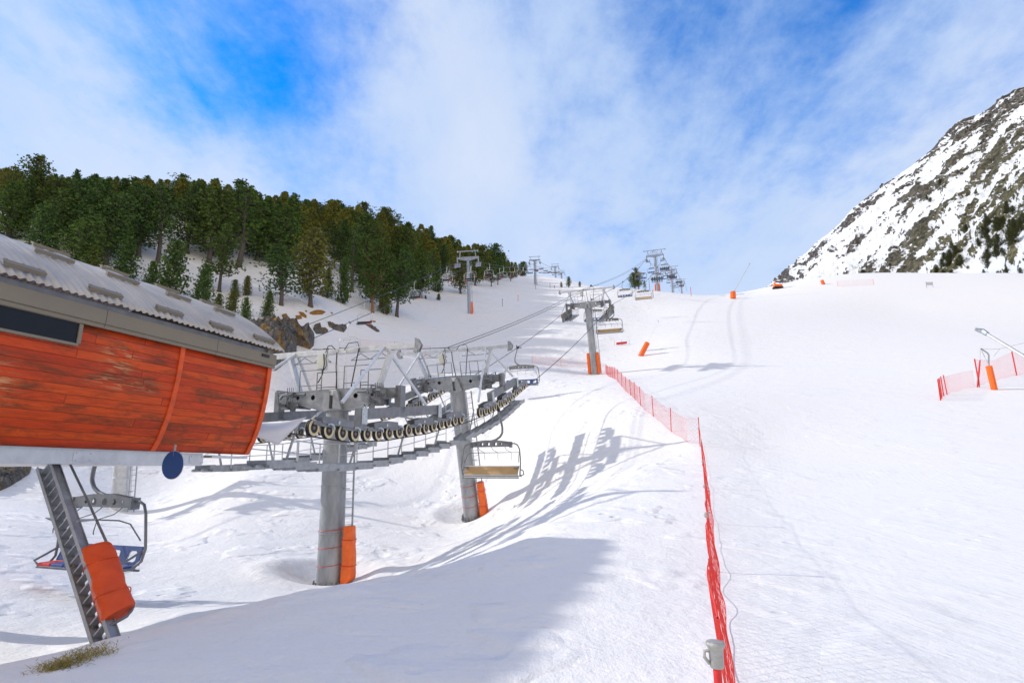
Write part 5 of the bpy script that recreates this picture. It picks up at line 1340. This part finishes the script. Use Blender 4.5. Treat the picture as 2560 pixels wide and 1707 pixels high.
# distant lift tower at the foot of the face
d_ = P(2529, 706, 270); o = obj_at('lift_tower', d_, 'pale distant lift tower among pines at the far right foot of the mountain', 'lift tower')
k = 270 / F
MB().tube([(0, 0, -4), (0, 0, 22 * k)], 3.2 * k, 12).build('pole', M['far_steel'], o, 60)
MB().bar((-22 * k, 0, 20 * k), (12 * k, 0, 24 * k), 4 * k, 3.5 * k).build('crossarm', M['far_steel'], o)
mb = MB(); mb.box((-14 * k, 0, 9 * k), (9 * k, 3 * k, 1 * k)); mb.tube([(-14 * k, 0, 18 * k), (-14 * k, 0, 9 * k)], .8 * k, 6); mb.build('sheave_train', M['far_steel'], o)

# ------------------------------------------------------------------ rocks on the left bank
def rock_mat():
    m, t, b = new_mat('ochre_and_grey_rock')
    b.inputs['Roughness'].default_value = .9; b.inputs['Specular IOR Level'].default_value = .15
    pos = N(t, 'ShaderNodeNewGeometry').outputs['Position']
    mp = N(t, 'ShaderNodeMapping', ins={'Scale': (1.0, 1.0, .28), 'Rotation': (0, R(18), 0)}); L(t, pos, mp.inputs[0])
    n1 = N(t, 'ShaderNodeTexNoise', ins={'Scale': .55, 'Detail': 6, 'Roughness': .6, 'Distortion': .4}); L(t, mp.outputs[0], n1.inputs['Vector'])
    n2 = N(t, 'ShaderNodeTexNoise', ins={'Scale': 2.4, 'Detail': 10, 'Roughness': .75}); L(t, mp.outputs[0], n2.inputs['Vector'])
    g = ramp(t, n2.outputs[0], [(.32, (.035, .035, .038)), (.5, (.13, .125, .12)), (.68, (.27, .25, .22))])
    oc = ramp(t, n2.outputs[0], [(.32, (.06, .04, .02)), (.5, (.24, .15, .05)), (.68, (.40, .29, .13))])
    c = mix(t, ramp(t, n1.outputs[0], [(.51, 0), (.60, .9)]), g, oc)
    L(t, c, b.inputs['Base Color'])
    bp = N(t, 'ShaderNodeBump', ins={'Strength': 1.0, 'Distance': .25}); L(t, n2.outputs[0], bp.inputs['Height']); L(t, bp.outputs[0], b.inputs['Normal'])
    return m
M['rock'] = rock_mat()
M['heath'] = simple('rusty_heath_tufts', (.30, .15, .035), .95, 0, .55, 5, 1.0, 20)
M['grass'] = simple('dry_grass', (.28, .22, .05), .9, 0, .5, 9)
def rock_patch(name, poly, label, cat, mat, bulge=1.0, seed=0, step=None, group=None, sink=.5):
    """an outcrop over the ground inside a photo-pixel outline: a closed lump sunk into the snow"""
    us = [a for a, b in poly]; vs_ = [b for a, b in poly]; cu, cv = sum(us) / len(us), sum(vs_) / len(vs_)
    # outline resampled
    n = 72; m = 22; outl = []
    cum = [0]
    pl = poly + [poly[0]]
    for a, b in zip(pl[:-1], pl[1:]): cum.append(cum[-1] + math.hypot(b[0] - a[0], b[1] - a[1]))
    for k in range(n):
        d = cum[-1] * k / n; i = max(j for j in range(len(cum) - 1) if cum[j] <= d + 1e-9); t = (d - cum[i]) / (cum[i + 1] - cum[i])
        outl.append((pl[i][0] + (pl[i + 1][0] - pl[i][0]) * t, pl[i][1] + (pl[i + 1][1] - pl[i][1]) * t))
    gp = [hit(u, v) for u, v in outl]; c = hit(cu, cv)
    ymed = sorted(p.y for p in gp)[n // 2]; gp = [p if abs(p.y - c.y) < .35 * c.y else P(u, v, c.y) for p, (u, v) in zip(gp, outl)]
    size = (max(p.x for p in gp) - min(p.x for p in gp) + max(p.z for p in gp) - min(p.z for p in gp)) / 2
    view = Vector((-c.x, -c.y, -c.z)).normalized(); nn = (Vector((0, 0, 1)) * .75 + view * .65).normalized()
    rings = []
    for r_ in range(m):
        f = 1 - r_ / (m - 1); ring = []
        for k, p in enumerate(gp):
            q_ = c.lerp(p, f); hgt = bulge * size * .16 * (1 - f ** 2.2) ** .6
            s = max(size * .16, .25); nz = (mnoise.fractal(q_ / s + Vector((seed, 0, 0)), 1.0, 2.1, 5) * .16 + abs(mnoise.noise(Vector((q_.x, q_.y, q_.z * .4)) / (s * .55) + Vector((seed * 3, 1, 2)))) * .30) * size * .30 * bulge * min(1, (1 - f) * 5 + .15)
            g0 = gz(q_.x, q_.y); q2 = Vector((q_.x, q_.y, max(g0, q_.z))) if r_ else Vector((q_.x, q_.y, g0 - sink)); ring.append(q2 + nn * (hgt + nz if r_ else 0))
        rings.append(ring)
    base = Vector((c.x, c.y, gz(c.x, c.y))); v = [p - base for ring in rings for p in ring]; f_ = []
    for r_ in range(m - 1):
        for k in range(n): f_.append((r_ * n + k, r_ * n + (k + 1) % n, (r_ + 1) * n + (k + 1) % n, (r_ + 1) * n + k))
    f_.append(tuple(range(n)))
    o = MB().add(v, f_).build(name, M[mat], None, 25); o.location = base; tag(o, label, cat, group); return o
rock_patch('rock_outcrop', [(600, 830), (640, 822), (662, 806), (690, 812), (724, 808), (748, 816), (762, 840), (788, 836), (786, 862), (776, 872), (762, 866), (742, 860), (742, 888), (726, 898), (690, 925), (640, 930), (600, 900)], 'large ochre and grey rock outcrop behind the far end of the station roof', 'rock', 'rock', 1.5, 2)
rock_patch('rock_outcrop', [(786, 812), (800, 808), (806, 826), (822, 826), (812, 834), (790, 834), (782, 822)], 'small square rock right of the large outcrop', 'rock', 'rock', 1.2, 5)
rock_patch('rock_outcrop', [(818, 804), (832, 812), (852, 816), (866, 812), (868, 820), (860, 830), (836, 824), (822, 816)], 'long dark rock slab between the outcrop and the empty chair', 'rock', 'rock', .9, 8)
rock_patch('rock_outcrop', [(912, 806), (926, 812), (942, 822), (950, 830), (942, 830), (926, 820), (914, 812)], 'narrow dark slanting rock alone in the shaded snow', 'rock', 'rock', .9, 9)
rock_patch('rock_outcrop', [(-60, 1160), (60, 1160), (82, 1166), (76, 1184), (50, 1200), (20, 1218), (-10, 1230), (-80, 1235)], 'dark mossy rock at the left edge under the station floor', 'rock', 'rock', .8, 12)
for k, (poly, lab) in enumerate((([(664, 800), (690, 800), (704, 800), (702, 806), (684, 812), (672, 810)], 'rust brown heath tuft on top of the large outcrop'), ([(704, 788), (716, 784), (722, 794), (708, 798)], 'small rust brown tuft left of the twin tufts'),
        ([(738, 790), (752, 788), (756, 796), (744, 798)], 'rust tuft just under the oval heath patch'), ([(746, 780), (756, 781), (767, 790), (766, 795), (754, 790)], 'slanting oval heath patch in the snow'),
        ([(773, 782), (786, 777), (806, 776), (815, 780), (806, 786), (784, 787), (775, 785)], 'widest heath patch, top right of the outcrop'), ([(826, 780), (833, 782), (830, 785)], 'tiny heath spot right of the widest patch'), ([(762, 776), (768, 777), (766, 781)], 'tiny heath spot left of the widest patch'),
        ([(600, 812), (620, 808), (622, 818), (600, 818)], 'brown tuft at the roof edge below the small pines'), ([(925, 801), (940, 803), (938, 806), (926, 804)], 'thin brown tuft above the narrow slanting rock'))):
    rock_patch('heath_patch', poly, lab, 'heath tuft', 'heath', 1.1, 20 + k, group='heath tufts round the outcrop', sink=.15)
rnd = random.Random(77)
# strip of dry grass at the ladder foot
gb = MB(); gc = hit(215, 1632)
for k in range(900):
    t = rnd.random(); p = hit(115 + 145 * t + rnd.gauss(0, 5), 1672 - 55 * t + rnd.gauss(0, 3 + 4 * t), y0=4, n=160) if k < 60 else None
    if p: 
        for q_ in range(22):
            a = Vector((p.x + rnd.gauss(0, .07), p.y + rnd.gauss(0, .07), p.z - .01)); d = Vector((rnd.gauss(0, .05), rnd.gauss(0, .05), rnd.uniform(.015, .04))); w = Vector((rnd.uniform(-1, 1), rnd.uniform(-1, 1), 0)).normalized() * .004
            gb.add([a - w, a + w, a + d], [(0, 1, 2)])
go = gb.build('grass', M['grass'], None); tag(go, 'strip of yellow green grass laid bare at the foot of the inclined ladder', 'grass', kind='stuff')

# ------------------------------------------------------------------ pines
def pine_meshes(seed, style):
    """unit tree, 1 m tall; style: cone, round, umbrella, sparse, shrub"""
    rnd = random.Random(seed); tr = MB(); cv, cf, sh = [], [], []
    lean = Vector((rnd.gauss(0, .03), rnd.gauss(0, .03), 0))
    def axis(z): return Vector((lean.x * z + .012 * math.sin(z * 7 + seed), lean.y * z + .012 * math.cos(z * 5 + seed), z))
    r0 = .024 if style != 'shrub' else .014
    tr.tube([axis(z) for z in (-.06, 0, .02, .08, .25, .45, .65, .85, .97)], [r0 * 1.6, r0 * 1.45, r0 * 1.15, r0, r0 * .85, r0 * .65, r0 * .42, r0 * .2, r0 * .05], 7)
    prm = {'cone': (.05, .21, 135, .72), 'round': (.14, .25, 130, .6), 'umbrella': (.24, .27, 110, .5), 'sparse': (.26, .20, 80, .55), 'shrub': (.02, .30, 110, .8)}[style]
    zb, rad, nb, _ = prm
    for i in range(nb):
        t = (i + rnd.random()) / nb; z = zb + (1 - zb) * t ** .95 * .97
        if style == 'cone': rr_ = rad * (1 - t) ** .72 + .018
        elif style == 'round': rr_ = rad * (math.sin(PI * min(1, .30 + t * .69)) ** .75) * (1 - .25 * t) + .01
        elif style == 'umbrella': rr_ = rad * (.62 + .4 * math.sin(t * 13 + seed)) * (1 - t ** 3) + .02
        elif style == 'sparse': rr_ = rad * (1 - t ** 2 * .8) * rnd.uniform(.5, 1.1)
        else: rr_ = rad * (1 - t) ** .6 + .03
        a = i * 2.39996 + rnd.gauss(0, .3); rr_ *= rnd.uniform(.62, 1.18)
        o = axis(z); rise = (.12 + .75 * t) if style != 'umbrella' else .08 + .3 * t
        if style == 'sparse': rise = rnd.uniform(-.1, .5)
        d = Vector((math.cos(a), math.sin(a), rise - .15)); pts = []
        for k in range(5):
            f = k / 4; pts.append(o + Vector((math.cos(a), math.sin(a), 0)) * rr_ * f + Vector((0, 0, rr_ * (rise - .25) * f + rr_ * .42 * f * f)))
        if rr_ > .05: tr.tube(pts, [.0045, .004, .003, .002, .001], 3, False)
        ncl = max(6, int(rr_ / rad * 21)) if style != 'sparse' else max(4, int(rr_ / rad * 13))
        for k in range(ncl):
            f = .22 + .82 * (k + rnd.random()) / ncl if style != 'sparse' else .5 + .5 * rnd.random()
            fi = min(3.999, f * 4); j = int(fi); p = pts[j].lerp(pts[min(4, j + 1)], fi - j) + Vector((rnd.gauss(0, 1), rnd.gauss(0, 1), rnd.gauss(0, .7))) * rr_ * .16
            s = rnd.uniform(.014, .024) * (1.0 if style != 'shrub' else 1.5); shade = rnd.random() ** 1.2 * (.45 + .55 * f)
            up = Vector((math.cos(a) * .5, math.sin(a) * .5, .9))
            for b in range(10):
                e = (up + Vector((rnd.gauss(0, .75), rnd.gauss(0, .75), rnd.gauss(0, .55)))).normalized(); w = e.cross(Vector((rnd.gauss(0, 1), rnd.gauss(0, 1), rnd.gauss(0, 1)))).normalized() * s * .20
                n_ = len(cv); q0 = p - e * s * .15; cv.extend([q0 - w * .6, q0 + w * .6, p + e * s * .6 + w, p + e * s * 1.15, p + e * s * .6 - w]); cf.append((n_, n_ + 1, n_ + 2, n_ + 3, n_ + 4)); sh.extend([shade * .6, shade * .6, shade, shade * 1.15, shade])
    tm = tr.mesh('trunk', 60); tm.materials.append(M['bark'])
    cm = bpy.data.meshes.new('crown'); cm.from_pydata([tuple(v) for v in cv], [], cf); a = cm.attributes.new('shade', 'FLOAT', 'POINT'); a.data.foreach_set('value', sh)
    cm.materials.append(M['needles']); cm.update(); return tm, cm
KIND = {'cone': [pine_meshes(s, 'cone') for s in (1, 2, 3)], 'round': [pine_meshes(s, 'round') for s in (4, 5, 6)], 'umbrella': [pine_meshes(s, 'umbrella') for s in (7, 8)], 'sparse': [pine_meshes(s, 'sparse') for s in (9, 10)], 'shrub': [pine_meshes(s, 'shrub') for s in (11, 12)]}
trnd = random.Random(2024)
def pine(p, h, kind, label, group, wide=1.0, tilt=(0, 0), far=False, name='pine_tree'):
    tm, cm = trnd.choice(KIND[kind]); T = empty(name, label=label, cat='pine' if kind != 'shrub' else 'young pine', group=group)
    T.matrix_world = Matrix.Translation(p) @ Matrix.Rotation(tilt[0], 4, 'Y') @ Matrix.Rotation(tilt[1], 4, 'X') @ Matrix.Rotation(trnd.uniform(0, 6.28), 4, 'Z') @ Matrix.Diagonal((h * wide, h * wide, h, 1))
    for nm_, me in (('trunk', tm), ('crown', cm)):
        o = bpy.data.objects.new(nm_, me); COL.objects.link(o); o.parent = T
        if far and nm_ == 'crown':
            o.material_slots[0].link = 'OBJECT'; o.material_slots[0].material = M['needles_far']
        if not far and nm_ == 'trunk' and 'orange' in (label or ''):
            o.material_slots[0].link = 'OBJECT'; o.material_slots[0].material = M['bark_orange']
    return T
gf = 'pines at the front edge of the left forest'
HERO = [ # u, v of the foot, v of the top, kind, width, label
 (72, 560, 398, 'round', 1.15, 'tall loose crowned pine on the skyline at the far left'),
 (183, 690, 545, 'round', 1.35, 'broad bushy green pine rising behind the left part of the roof'),
 (306, 706, 596, 'shrub', .85, 'dark bushy conical pine behind the roof ladder'),
 (262, 660, 480, 'round', 1.2, 'dense dark pine with short trunk behind the roof, left of the small gap'),
 (422, 750, 604, 'shrub', .85, 'wide dark bushy pine just right of the white roof ladder'),
 (505, 765, 664, 'shrub', .85, 'bushy dark pine touching the roof line mid way'),
 (575, 793, 728, 'shrub', .9, 'young pine with pointed tips beside the roof line'),
 (548, 728, 560, 'umbrella', .95, 'flat layered dark pine with a slim trunk'),
 (468, 631, 452, 'round', 1.1, 'tall pine with thick bare trunk standing in open snow'),
 (595, 667, 462, 'sparse', 1.25, 'tall thinning pine with bare side branches and brownish top'),
 (612, 812, 745, 'shrub', .75, 'young pine at the end of the roof beside the rocks'),
 (667, 795, 728, 'shrub', .75, 'young pine standing above the large outcrop'),
 (586, 742, 700, 'shrub', .9, 'small dark round pine in the snow gap'),
 (615, 738, 690, 'shrub', .8, 'small dark pine left of the yellowish big pine'),
 (703, 763, 612, 'umbrella', 1.35, 'large yellowish green pine with a gnarled trunk above the outcrop'),
 (774, 764, 572, 'round', 1.05, 'tall green pine right beside the large yellowish pine'),
 (817, 745, 668, 'cone', 1.1, 'small dark conical pine in the snow gap'),
 (858, 760, 645, 'shrub', .55, 'thin scrubby pine in front of the dark forest'),
 (879, 728, 560, 'sparse', .9, 'half dead grey pine at the forest edge'),
 (837, 668, 590, 'sparse', .9, 'bent pine trunk standing in the snow gap'),
 (929, 780, 652, 'umbrella', 1.1, 'bright green pine with a straight warm orange trunk'),
 (963, 785, 722, 'shrub', .9, 'low bush pine at the foot of the orange trunked pine'),
 (992, 791, 628, 'umbrella', 1.0, 'dark green pine standing furthest down the forest front'),
 (950, 770, 600, 'round', 1.1, 'full green pine behind the orange trunked pine'),
 (1050, 745, 620, 'round', 1.1, 'dense dark pine left of the slim tower'),
 (1092, 730, 668, 'shrub', .9, 'low dark pine at the snow edge left of the slim tower'),
 (1150, 735, 640, 'round', 1.1, 'dark pine just behind the slim tower'),
 (1189, 714, 640, 'round', 1.2, 'dark pine with double trunk right of the slim tower'),
 (1228, 716, 660, 'umbrella', .9, 'pine with bare lower trunk at the forest tongue'),
 (1245, 712, 662, 'umbrella', .9, 'pine with bare trunk next to the forest tongue end'),
 (1277, 702, 655, 'round', .9, 'last pine with bare trunk at the right end of the forest front'),
 (1096, 751, 734, 'shrub', 1.0, 'tiny lone conical pine on the shaded snow'),
 (1064, 748, 738, 'shrub', .9, 'tiniest lone sapling on the shaded snow'),
]
HERO += [(140, 625, 470, 'round', 1.25, 'broad dark pine left behind the tallest part of the roof'), (232, 640, 450, 'umbrella', 1.1, 'layered dark pine on the left skyline, second clump'), (345, 640, 470, 'round', 1.2, 'full dark pine above the roof ladder on the hillside'),
 (395, 655, 455, 'sparse', 1.0, 'bent grey pine leaning over the snow gap'), (525, 655, 470, 'round', 1.2, 'full dark pine right of the tall bare trunked one'), (640, 650, 490, 'cone', 1.3, 'pointed dark pine behind the thinning brownish one'),
 (700, 668, 520, 'round', 1.2, 'full green pine above the large yellowish pine'), (20, 600, 450, 'cone', 1.4, 'dense dark pine cut by the left edge above the roof'), (100, 650, 520, 'shrub', .9, 'bushy pine just above the roof line at far left'), (225, 700, 615, 'shrub', .9, 'low bushy pine touching the roof left of the ladder'), (370, 735, 655, 'shrub', .8, 'small bushy pine between the two wide ones by the roof ladder'), (540, 790, 735, 'shrub', .9, 'small sapling cluster at the roof line')]
for (u, v, vt, kd, wd, lab) in HERO:
    p = hit(u, v); top = P(u, vt, p.y); pine(p - Vector((0, 0, .1)), top.z - p.z + .1, kd, lab, gf, wd, tilt=(-.12, 0) if 'bent' in lab else (0, 0))
# crest pines and far ones
for (u, v, vt, kd, wd, lab) in ((1587, 722, 680, 'round', 1.35, 'left one of the lone crest pines under the ropes'), (1597, 722, 668, 'umbrella', 1.1, 'tallest lone crest pine with warm orange trunk under the ropes'), (1612, 722, 700, 'sparse', 1.0, 'thin grey pine on the right of the lone crest pines'),
                                (1422, 719, 692, 'round', .95, 'dark pine on the skyline of the left piste'), (1404, 720, 704, 'round', .8, 'smaller dark pine left beside the skyline pine'), (1449, 718, 703, 'round', .9, 'small round pine standing alone on the skyline'), (1478, 718, 712, 'shrub', 1.6, 'low flat bush on the skyline left of the tower beam')):
    p = hit(u, v); top = P(u, vt, p.y); pine(p - Vector((0, 0, .15)), top.z - p.z + .15, kd, lab, 'lone pines along the crest', wd)
# the wooded hillside
front = [(-80, 600), (60, 585), (200, 640), (330, 640), (430, 640), (520, 660), (640, 640), (700, 690), (760, 690), (850, 690), (905, 740), (960, 755), (1010, 745), (1080, 715), (1120, 705), (1180, 702), (1240, 700), (1290, 690), (1310, 686)]
fu = [a for a, b in front]; fv = [b for a, b in front]
gW = 'pines of the dense forest on the left hillside'; labW = 'dark green mountain pine in the dense forest covering the left hillside'
cnt = 0; placed = []
skyline = [(-80, 430), (0, 425), (60, 440), (140, 440), (230, 450), (370, 452), (480, 440), (600, 468), (700, 488), (800, 500), (900, 512), (1000, 530), (1100, 560), (1180, 590), (1240, 620), (1280, 645), (1310, 668)]
su = [a for a, b in skyline]; sv = [b for a, b in skyline]
tries = 0
while cnt < 196 and tries < 9000:
    tries += 1
    u = trnd.uniform(-90, 1312); 
    if trnd.random() < .25: u = trnd.uniform(-90, 700)
    vf = np.interp(u, fu, fv); d = ray(u, 800); ya = hit(u, vf).y if tries % 1 == 0 else 0
    y = ya * math.exp(trnd.uniform(0, 1) ** 1.1 * math.log(max(1.3, (235 if u > 900 else 190) / ya) if u < 1180 else 1.5)); rr0 = ray(u, vf); x = rr0.x * y; 
    z = gz(x, y); h = trnd.uniform(6.5, 14.5) * (1.0 if u > 300 else 1.1)
    sp = (2.5 + .020 * y) * (1.0 if u > 650 else 1.0)
    if any((x - a) ** 2 + (y - b) ** 2 < sp * sp for a, b in placed): continue
    # keep the openings where snow shows between the near trees
    if y < ya * 1.25 and u < 700 and trnd.random() < .45: continue
    placed.append((x, y)); cnt += 1
    # top must stay under the skyline drawn by the tallest trees
    c_, s_ = math.cos(PITCH), math.sin(PITCH)
    def vof(z_): k_ = z_ / y; return CY - F * (k_ * c_ - s_) / (c_ + k_ * s_)
    vt = np.interp(u, su, sv) + trnd.uniform(-14, 26)
    if vof(z + h) < vt:
        b_ = (CY - vt) / F; zt = (s_ + b_ * c_) / (c_ - b_ * s_) * y; h = zt - z
        if h < 3.5: cnt -= 1; placed.pop(); continue
    kd = trnd.choices(['cone', 'round', 'umbrella', 'sparse'], [.34, .38, .16, .12])[0]
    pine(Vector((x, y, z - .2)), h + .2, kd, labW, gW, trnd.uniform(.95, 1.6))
print('forest', cnt, tries)
# trees and scrub on the mountain face
def face_tree(u, v, px, kd, lab, grp, wd=1.0):
    p = mtn_hit(u, v)
    if p is None: return
    h = px * p.y / F; pine(p - Vector((0, 0, h * .06)), h, kd, lab, grp, wd, far=True)
gm = 'pines scattered over the mountain face'
face = [(2158, 700, 30, 'shrub', 'bushy dark pine at the mountain foot, biggest of the row on the snow line'), (2194, 700, 24, 'shrub', 'dark pine second of the row on the snow line'), (2222, 700, 20, 'shrub', 'low dark pine at the right end of the row on the snow line'), (2208, 702, 22, 'shrub', 'dark pine in the middle of the row on the snow line'),
        (2226, 669, 14, 'round', 'single round pine above the row on the snow line'), (2112, 698, 12, 'round', 'small pine pair left of the row on the snow line'), (2051, 709, 20, 'shrub', 'dark scrubby pine beside the distant orange lance'),
        (2326, 506, 16, 'round', 'small pine high on the face below the dark rib'), (2416, 580, 22, 'shrub', 'low pine in the white gully near the right edge'), (2449, 614, 22, 'shrub', 'small pine just left of the big dark group'), (2352, 462, 22, 'cone', 'slim dark pine high on the snowy face'), (2318, 500, 18, 'cone', 'slim pine in the middle of the snowy face')]
for (u, v, px, kd, lab) in face: face_tree(u, v, px, kd, lab, gm, 1.3)
clump = []
for k in range(10): clump.append((trnd.gauss(2385, 16), trnd.gauss(656, 14), trnd.uniform(22, 32), 'olive green pine in the round clump low on the mountain face', 'pines of the round clump'))
for k in range(26): 
    t = trnd.random(); clump.append((2455 + 110 * t + trnd.gauss(0, 14), 668 - 90 * trnd.random() - 60 * t + trnd.gauss(0, 12), trnd.uniform(26, 46), 'dark olive pine in the big group at the right edge of the mountain', 'pines of the big right hand group'))
for k in range(9): clump.append((trnd.uniform(2330, 2560), trnd.uniform(680, 704), trnd.uniform(12, 24), 'low olive pine along the right foot of the mountain', 'low pines along the mountain foot'))
for (u, v, px, lab, grp) in clump: face_tree(u, v, px, trnd.choice(['round', 'cone', 'shrub']), lab, grp, 1.25)
# reddish scrub behind the far orange net
for k, (u, px) in enumerate(((2012, 9), (2077, 10), (2086, 10), (2100, 12), (2109, 14), (2116, 10), (2123, 12))):
    p = mtn_hit(u, 708)
    if p is None: continue
    h = px * 1.3 * p.y / F; T = pine(p - Vector((0, 0, h * .1)), h, 'shrub', 'rust red shrub on the far crest behind the faint orange net', 'rust red shrubs on the crest', 1.2, far=True, name='shrub')
    T['category'] = 'shrub'
    for ch in T.children:
        if ch.name.startswith('crown'): ch.material_slots[0].link = 'OBJECT'; ch.material_slots[0].material = M['heath']

# ---- what is past counting: the rest of the forest and the scrub dotted over the face, each ONE object
def light_tree(cv, cf, sh, base, h, w, rnd, ncl, blades=6, trunk=True):
    for i in range(ncl):
        t = rnd.random(); z = .14 + .84 * t; rr_ = w * h * (1 - t) ** .65 * rnd.uniform(.3, 1.1) + .02 * h; a = rnd.uniform(0, 2 * PI)
        p = base + Vector((math.cos(a) * rr_, math.sin(a) * rr_, z * h + rr_ * .2)); s = h * rnd.uniform(.026, .044); shade = rnd.random()
        for b in range(blades):
            e = Vector((rnd.gauss(0, .8) + math.cos(a) * .4, rnd.gauss(0, .8) + math.sin(a) * .4, rnd.gauss(.6, .5))).normalized(); wv = e.cross(Vector((rnd.gauss(0, 1), rnd.gauss(0, 1), rnd.gauss(0, 1)))).normalized() * s * .26
            n_ = len(cv); cv.extend([p - e * s * .2, p + e * s * .6 + wv, p + e * s * 1.2, p + e * s * .6 - wv]); cf.append((n_, n_ + 1, n_ + 2, n_ + 3)); sh.extend([shade * .6, shade, shade, shade])
    if trunk:
        n_ = len(cv); r = h * .02
        for z in (-.05 * h, .5 * h):
            for k in range(4): cv.append(base + Vector((math.cos(k * PI / 2) * r, math.sin(k * PI / 2) * r, z)))
        for k in range(4): cf.append((n_ + k, n_ + (k + 1) % 4, n_ + 4 + (k + 1) % 4, n_ + 4 + k))
        sh.extend([.0] * 8)
def stuff_trees(name, trees, mat, label, cat, ncl):
    cv, cf, sh = [], [], []; rnd = random.Random(5)
    for (p, h, w) in trees: light_tree(cv, cf, sh, p, h, w, rnd, ncl)
    me = bpy.data.meshes.new(name); me.from_pydata([tuple(v) for v in cv], [], cf); a = me.attributes.new('shade', 'FLOAT', 'POINT'); a.data.foreach_set('value', sh); me.update()
    o = link(name, me, mat); tag(o, label, cat, kind='stuff'); return o
more = []; tries = 0
while len(more) < 330 and tries < 6000:
    tries += 1
    u = trnd.uniform(-90, 1312); vf = np.interp(u, fu, fv); ya = hit(u, vf, n=300).y
    y = ya * math.exp((.18 + .82 * trnd.random()) * math.log(max(1.35, (250 if u > 900 else 190) / ya) if u < 1180 else 1.5)); rr0 = ray(u, vf); x = rr0.x * y
    sp = 1.2 + .012 * y
    if any((x - a) ** 2 + (y - b) ** 2 < sp * sp for a, b in placed): continue
    z = gz(x, y); h = trnd.uniform(7.5, 12.5); k_ = (z + h) / y
    v_ = CY - F * (k_ * math.cos(PITCH) - math.sin(PITCH)) / (math.cos(PITCH) + k_ * math.sin(PITCH)); vt = np.interp(u, su, sv) + trnd.uniform(-8, 26)
    if v_ < vt:
        b_ = (CY - vt) / F; h = (math.sin(PITCH) + b_ * math.cos(PITCH)) / (math.cos(PITCH) - b_ * math.sin(PITCH)) * y - z
        if h < 3: continue
    placed.append((x, y)); more.append((Vector((x, y, z)), h, trnd.uniform(.20, .30)))
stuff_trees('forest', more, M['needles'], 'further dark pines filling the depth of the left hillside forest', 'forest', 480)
dots = []
for k in range(150):
    t = trnd.random(); p = mtn_hit(2080 + 480 * t, 700 - 70 * trnd.random() - 260 * t * trnd.random() ** 1.5)
    if p is not None: h = trnd.uniform(5, 13) * p.y / F; dots.append((p - Vector((0, 0, h * .05)), h, trnd.uniform(.25, .45)))
for k in range(30):
    t = trnd.random(); p = mtn_hit(2470 + 90 * t + trnd.gauss(0, 18), 655 - 190 * trnd.random() * (.4 + t))
    if p is not None: h = trnd.uniform(16, 32) * p.y / F; dots.append((p - Vector((0, 0, h * .05)), h, trnd.uniform(.3, .45)))
stuff_trees('mountain_scrub', dots, M['needles_far'], 'scattered scrub and small pines dotting the snowy mountain face', 'scrub', 60)
